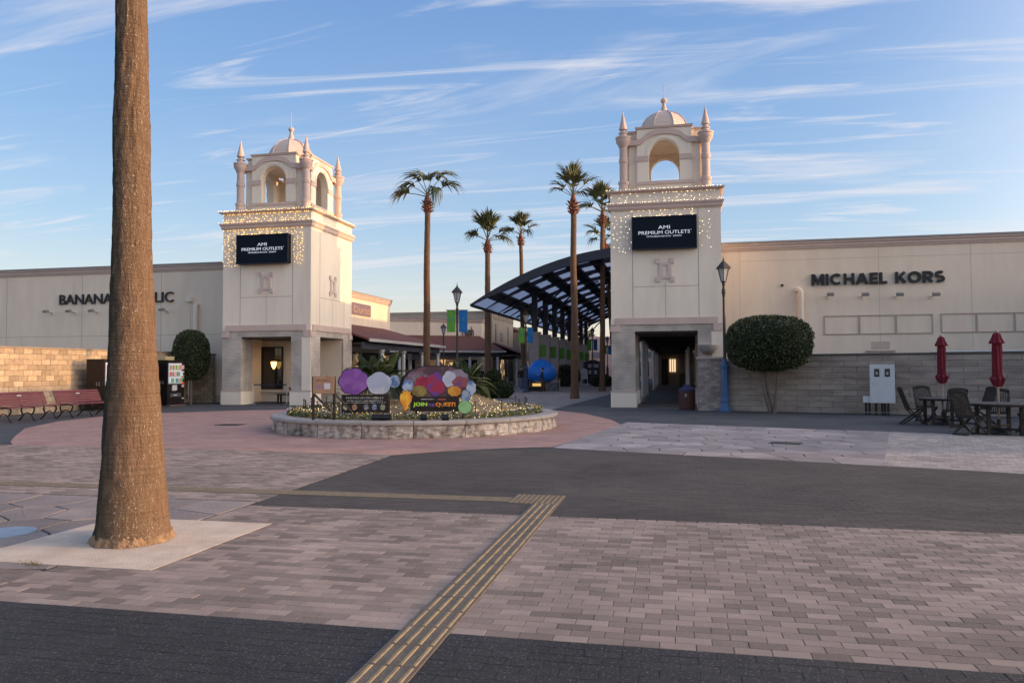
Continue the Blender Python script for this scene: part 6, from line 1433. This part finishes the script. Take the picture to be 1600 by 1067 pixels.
umbrella(T1.x, T1.y, 2.46, 'closed dark red umbrella rising through the table beside the meter cabinet', 1)
umbrella(T2.x, T2.y, 2.42, 'closed dark red umbrella rising through the table nearer the grey pavers', 2)
ch = chair_proto()
def face(x, y, T): return math.atan2(T.y - y, T.x - x) - math.pi / 2
chairs = [((6.42, 22.6), T1, 'folding chair set sideways at the table beside the meter cabinet', -.1), ((7.05, 23.65), T1, 'folding chair between the cabinet side table and the grey wall', 0), ((7.12, 21.72), T1, 'upright folding chair with its back to the plaza at the cabinet side table', 0), ((8.15, 22.9), T1, 'folding chair at the cabinet side table behind the other umbrella pole', 0),
          ((6.62, 19.15), T2, 'folding chair turned its back to the plaza at the table nearer the pavers', 0), ((7.75, 20.6), T2, 'folding chair on the wall side of the table nearer the pavers', 0), ((8.10, 19.05), T2, 'folding chair at the open side of the table nearer the pavers', .2), ((8.3, 20.15), T2, 'folding chair at the farther corner of the table nearer the pavers', 0)]
for i, ((x, y), T, lab, da) in enumerate(chairs):
    c = ch if i == 0 else copy_tree(ch)
    c.location = (x, y, 0); c.rotation_euler = (0, 0, face(x, y, T) + da); c['label'] = lab; c['group'] = 'folding chairs round the patio tables'
# ------------------------------------------------------------------ street: blue display, boards, people
bx, by = gp(846, 611).x, gp(846, 611).y
t = thing('blue_display', 'big plain blue rounded display on a dark plinth in the street', 'display', (bx, by, 0))
part(B().lathe([(.55, .62), (.90, .80), (1.06, 1.05), (1.08, 1.25), (1.0, 1.55), (.82, 1.85), (.55, 2.10), (.26, 2.24), (.05, 2.28)], 32), 'blue_dome', M('display_blue', (0.016, 0.19, 0.72), .4, (.014, .165, .64), 1.5), t, True)
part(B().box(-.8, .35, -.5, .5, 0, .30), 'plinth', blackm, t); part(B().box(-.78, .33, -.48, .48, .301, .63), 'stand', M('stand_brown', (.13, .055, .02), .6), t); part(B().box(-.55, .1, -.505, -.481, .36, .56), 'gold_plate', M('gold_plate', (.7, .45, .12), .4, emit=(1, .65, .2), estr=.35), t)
for i in range(4):
    for j in range(3): part(B().obox((.5 + i * .2, .0, .10 + j * .2), (.19, .8, .19), rz=.02 * ((i * 3 + j) % 3 - 1)), 'stone_block', M('set_stone', (.10, .10, .12), .9, (.20, .20, .22), 6), t)
for x in (.42, 1.38): part(B().path([(x, -.5, 0), (x, -.5, .9)], .03, 8), 'post', M('post_sand', (.4, .3, .2), .7), t)
p = gp(913, 602.5); t = thing('sandwich_board', 'white arched sandwich board standing on the street', 'sign board', (p.x, p.y, 0))
def arch_poly(w, h, r=.25): return [(-w / 2, 0), (w / 2, 0), (w / 2, h - r)] + [(w / 2 * math.cos(a), h - r + r * math.sin(a)) for a in (math.pi * q / 10 for q in range(1, 10))] + [(-w / 2, h - r)]
b = B(); b.prism_xz([(x, z + .62) for x, z in arch_poly(.62, .98)], -.03, .0); part(b, 'board', white, t)
for s_ in (-1, 1): part(B().bar((s_ * .29, -.02, 0), (s_ * .29, -.02, .62), .03, .04), 'leg', white, t); part(B().bar((s_ * .29, .35, 0), (s_ * .29, .01, 1.2), .03, .04), 'leg', white, t)
part(B().bar((-.29, -.02, .05), (.29, -.02, .05), .03, .03), 'foot_bar', white, t)
for k in range(5): part(B().box(-.2, .2 - .05 * (k % 3), -.034, -.031, .85 + k * .12, .88 + k * .12), 'print_line', M('print_blue', (.12, .2, .4), .6), t)
p = gp(927, 598.5); t = thing('info_kiosk', 'dark purple arched information kiosk on the far street', 'kiosk', (p.x, p.y, 0))
b = B(); b.prism_xz([(-.95, 0), (.95, 0), (.95, 2.3), (.5, 2.45), (.0, 2.6), (-.5, 2.45), (-.95, 2.3)], -.2, .2); part(b, 'body', M('kiosk_plum', (.045, .025, .06), .5), t)
part(B().box(-.45, .45, -.23, -.201, 1.0, 1.4), 'panel', M('kiosk_panel', (.5, .5, .52), .5), t); part(B().box(-.55, .6, -.225, -.201, 1.7, 2.1), 'title', M('kiosk_title', (.4, .38, .42), .5), t)
for s_ in (-1, 1): part(B().box(s_ * 1.04 - .08, s_ * 1.04 + .08, -.24, .24, 0, 2.35), 'side_post', M('kiosk_frame', (.16, .15, .18), .5), t)

skin = M('skin', (.45, .28, .2), .6); hairm = M('hair', (.012, .009, .008), .6)
def person(x, y, rz, label, top, legs, pose=0, H=1.68, bag=None, shoes=None):
    t = thing('person', label, 'person', (x, y, 0), rz); k = H / 1.7
    J = {'pel': (0, 0, .95), 'wai': (0, 0, 1.10), 'che': (0, .0, 1.33), 'nec': (0, .0, 1.47), 'hd0': (0, .01, 1.53), 'hd1': (0, .015, 1.61), 'hd2': (0, .01, 1.69)}
    sw = (0.0, .12, .06)[pose]
    for s_, n in ((-1, 'l'), (1, 'r')):
        q = s_ * sw
        J[n + 'hip'] = (s_ * .10, 0, .90); J[n + 'kne'] = (s_ * .11, .02 + q * .5, .50); J[n + 'ank'] = (s_ * .11, -.01 + q, .09); J[n + 'toe'] = (s_ * .12, .15 + q, .035)
        J[n + 'sho'] = (s_ * .18, 0, 1.40)
        if pose == 2: J[n + 'elb'] = (s_ * .25, .06, 1.15); J[n + 'wri'] = (s_ * .12, .26, 1.22); J[n + 'han'] = (s_ * .07, .32, 1.25)
        else: J[n + 'elb'] = (s_ * .24, -.03 - q * .5, 1.13); J[n + 'wri'] = (s_ * .24, .05 - q * .8, .90); J[n + 'han'] = (s_ * .235, .07 - q * .8, .81)
        for f_ in range(3): J[n + f'f{f_}'] = (J[n + 'han'][0], J[n + 'han'][1] + .012 + (f_ - 1) * .022, J[n + 'han'][2] - .075 + .008 * f_)
        J[n + 'th'] = (J[n + 'han'][0] - s_ * .02, J[n + 'han'][1] + .05, J[n + 'han'][2] - .015)
    E_ = [('pel', 'wai'), ('wai', 'che'), ('che', 'nec'), ('nec', 'hd0'), ('hd0', 'hd1'), ('hd1', 'hd2')]
    for n in 'lr': E_ += [('pel', n + 'hip'), (n + 'hip', n + 'kne'), (n + 'kne', n + 'ank'), (n + 'ank', n + 'toe'), ('che', n + 'sho'), (n + 'sho', n + 'elb'), (n + 'elb', n + 'wri'), (n + 'wri', n + 'han')] + [(n + 'han', n + f'f{f_}') for f_ in range(3)] + [(n + 'han', n + 'th')]
    rad = {'pel': (.15, .11), 'wai': (.145, .105), 'che': (.165, .115), 'nec': (.055, .055), 'hd0': (.065, .075), 'hd1': (.078, .095), 'hd2': (.06, .075)}
    rj = {'hip': .088, 'kne': .062, 'ank': .048, 'toe': .035, 'sho': .068, 'elb': .048, 'wri': .034, 'han': .034, 'f0': .010, 'f1': .010, 'f2': .009, 'th': .011}
    names = list(J); me = bpy.data.meshes.new('body'); me.from_pydata([Vector(J[n]) * k for n in names], [(names.index(a), names.index(b_)) for a, b_ in E_], [])
    o = bpy.data.objects.new('body', me); COL.objects.link(o); sk = o.modifiers.new('s', 'SKIN'); o.modifiers.new('d', 'SUBSURF').levels = 2
    for i, n in enumerate(names):
        v = me.skin_vertices[0].data[i]; r = rad.get(n) or ((rj[n[1:]],) * 2); v.radius = (r[0] * k, r[1] * k); v.use_root = (n == 'pel')
    dg = bpy.context.evaluated_depsgraph_get(); dg.update(); m2 = bpy.data.meshes.new_from_object(o.evaluated_get(dg)); bpy.data.objects.remove(o)
    m2.materials.clear()
    for m_ in (skin, top, legs, shoes or blackm): m2.materials.append(m_)
    for p in m2.polygons:
        c = p.center; z = c.z / k; ax = abs(c.x) / k
        if z > 1.47: mi = 0
        elif z < .085: mi = 3
        elif ax > .185 and z < .92 and pose != 2: mi = 0
        elif pose == 2 and c.y / k > .25 and z > 1.1: mi = 0
        elif z < .93: mi = 2
        else: mi = 1
        p.material_index = mi; p.use_smooth = True
    m2.name = 'body'; put('body', m2, t, (0, 0, 0))
    b = B(); b.lathe([(.085 * k, 0), (.097 * k, .05 * k), (.092 * k, .10 * k), (.06 * k, .145 * k), (.01, .16 * k)], 14, (0, -.012 * k, 1.585 * k), wob=lambda i, a: 1.06 if math.sin(a) < .2 else .82); part(b, 'hair', hairm, t, True)
    part(B().box(-.006, .006, .088 * k, .108 * k, 1.575 * k, 1.60 * k), 'nose', skin, t)
    if bag: part(B().obox((.29, .02, .86), (.10, .28, .34)), 'bag', bag, t)
    return t
cloth_b = M('cloth_black', (.015, .015, .018), .85); cloth_n = M('cloth_navy', (.02, .025, .05), .85); jeans = M('jeans', (.12, .16, .24), .85, (.09, .12, .19), 20); cloth_br = M('cloth_brown', (.11, .05, .025), .85); cloth_w = M('cloth_white', (.55, .53, .5), .8)
p = gp(815, 611.5); person(p.x, p.y, R(-150), 'person in black jacket and light jeans standing beside the street lamp', cloth_b, jeans, 1, 1.72, shoes=white)
p = gp(827.5, 611); person(p.x, p.y, R(160), 'person all in black standing close to the blue display', cloth_b, cloth_b, 0, 1.66)
p = gp(847.5, 612.3); person(p.x, p.y, R(100), 'person in navy coat and brown trousers before the blue display', cloth_n, cloth_br, 2, 1.62)
p = gp(752, 609); person(p.x, p.y, R(200), 'person in dark coat carrying a white bag near the cream shops', cloth_b, cloth_br, 1, 1.68, bag=cloth_w)
p = gp(893, 600); person(p.x, p.y, R(190), 'person in dark clothes walking far down the street', cloth_n, cloth_b, 1, 1.7)
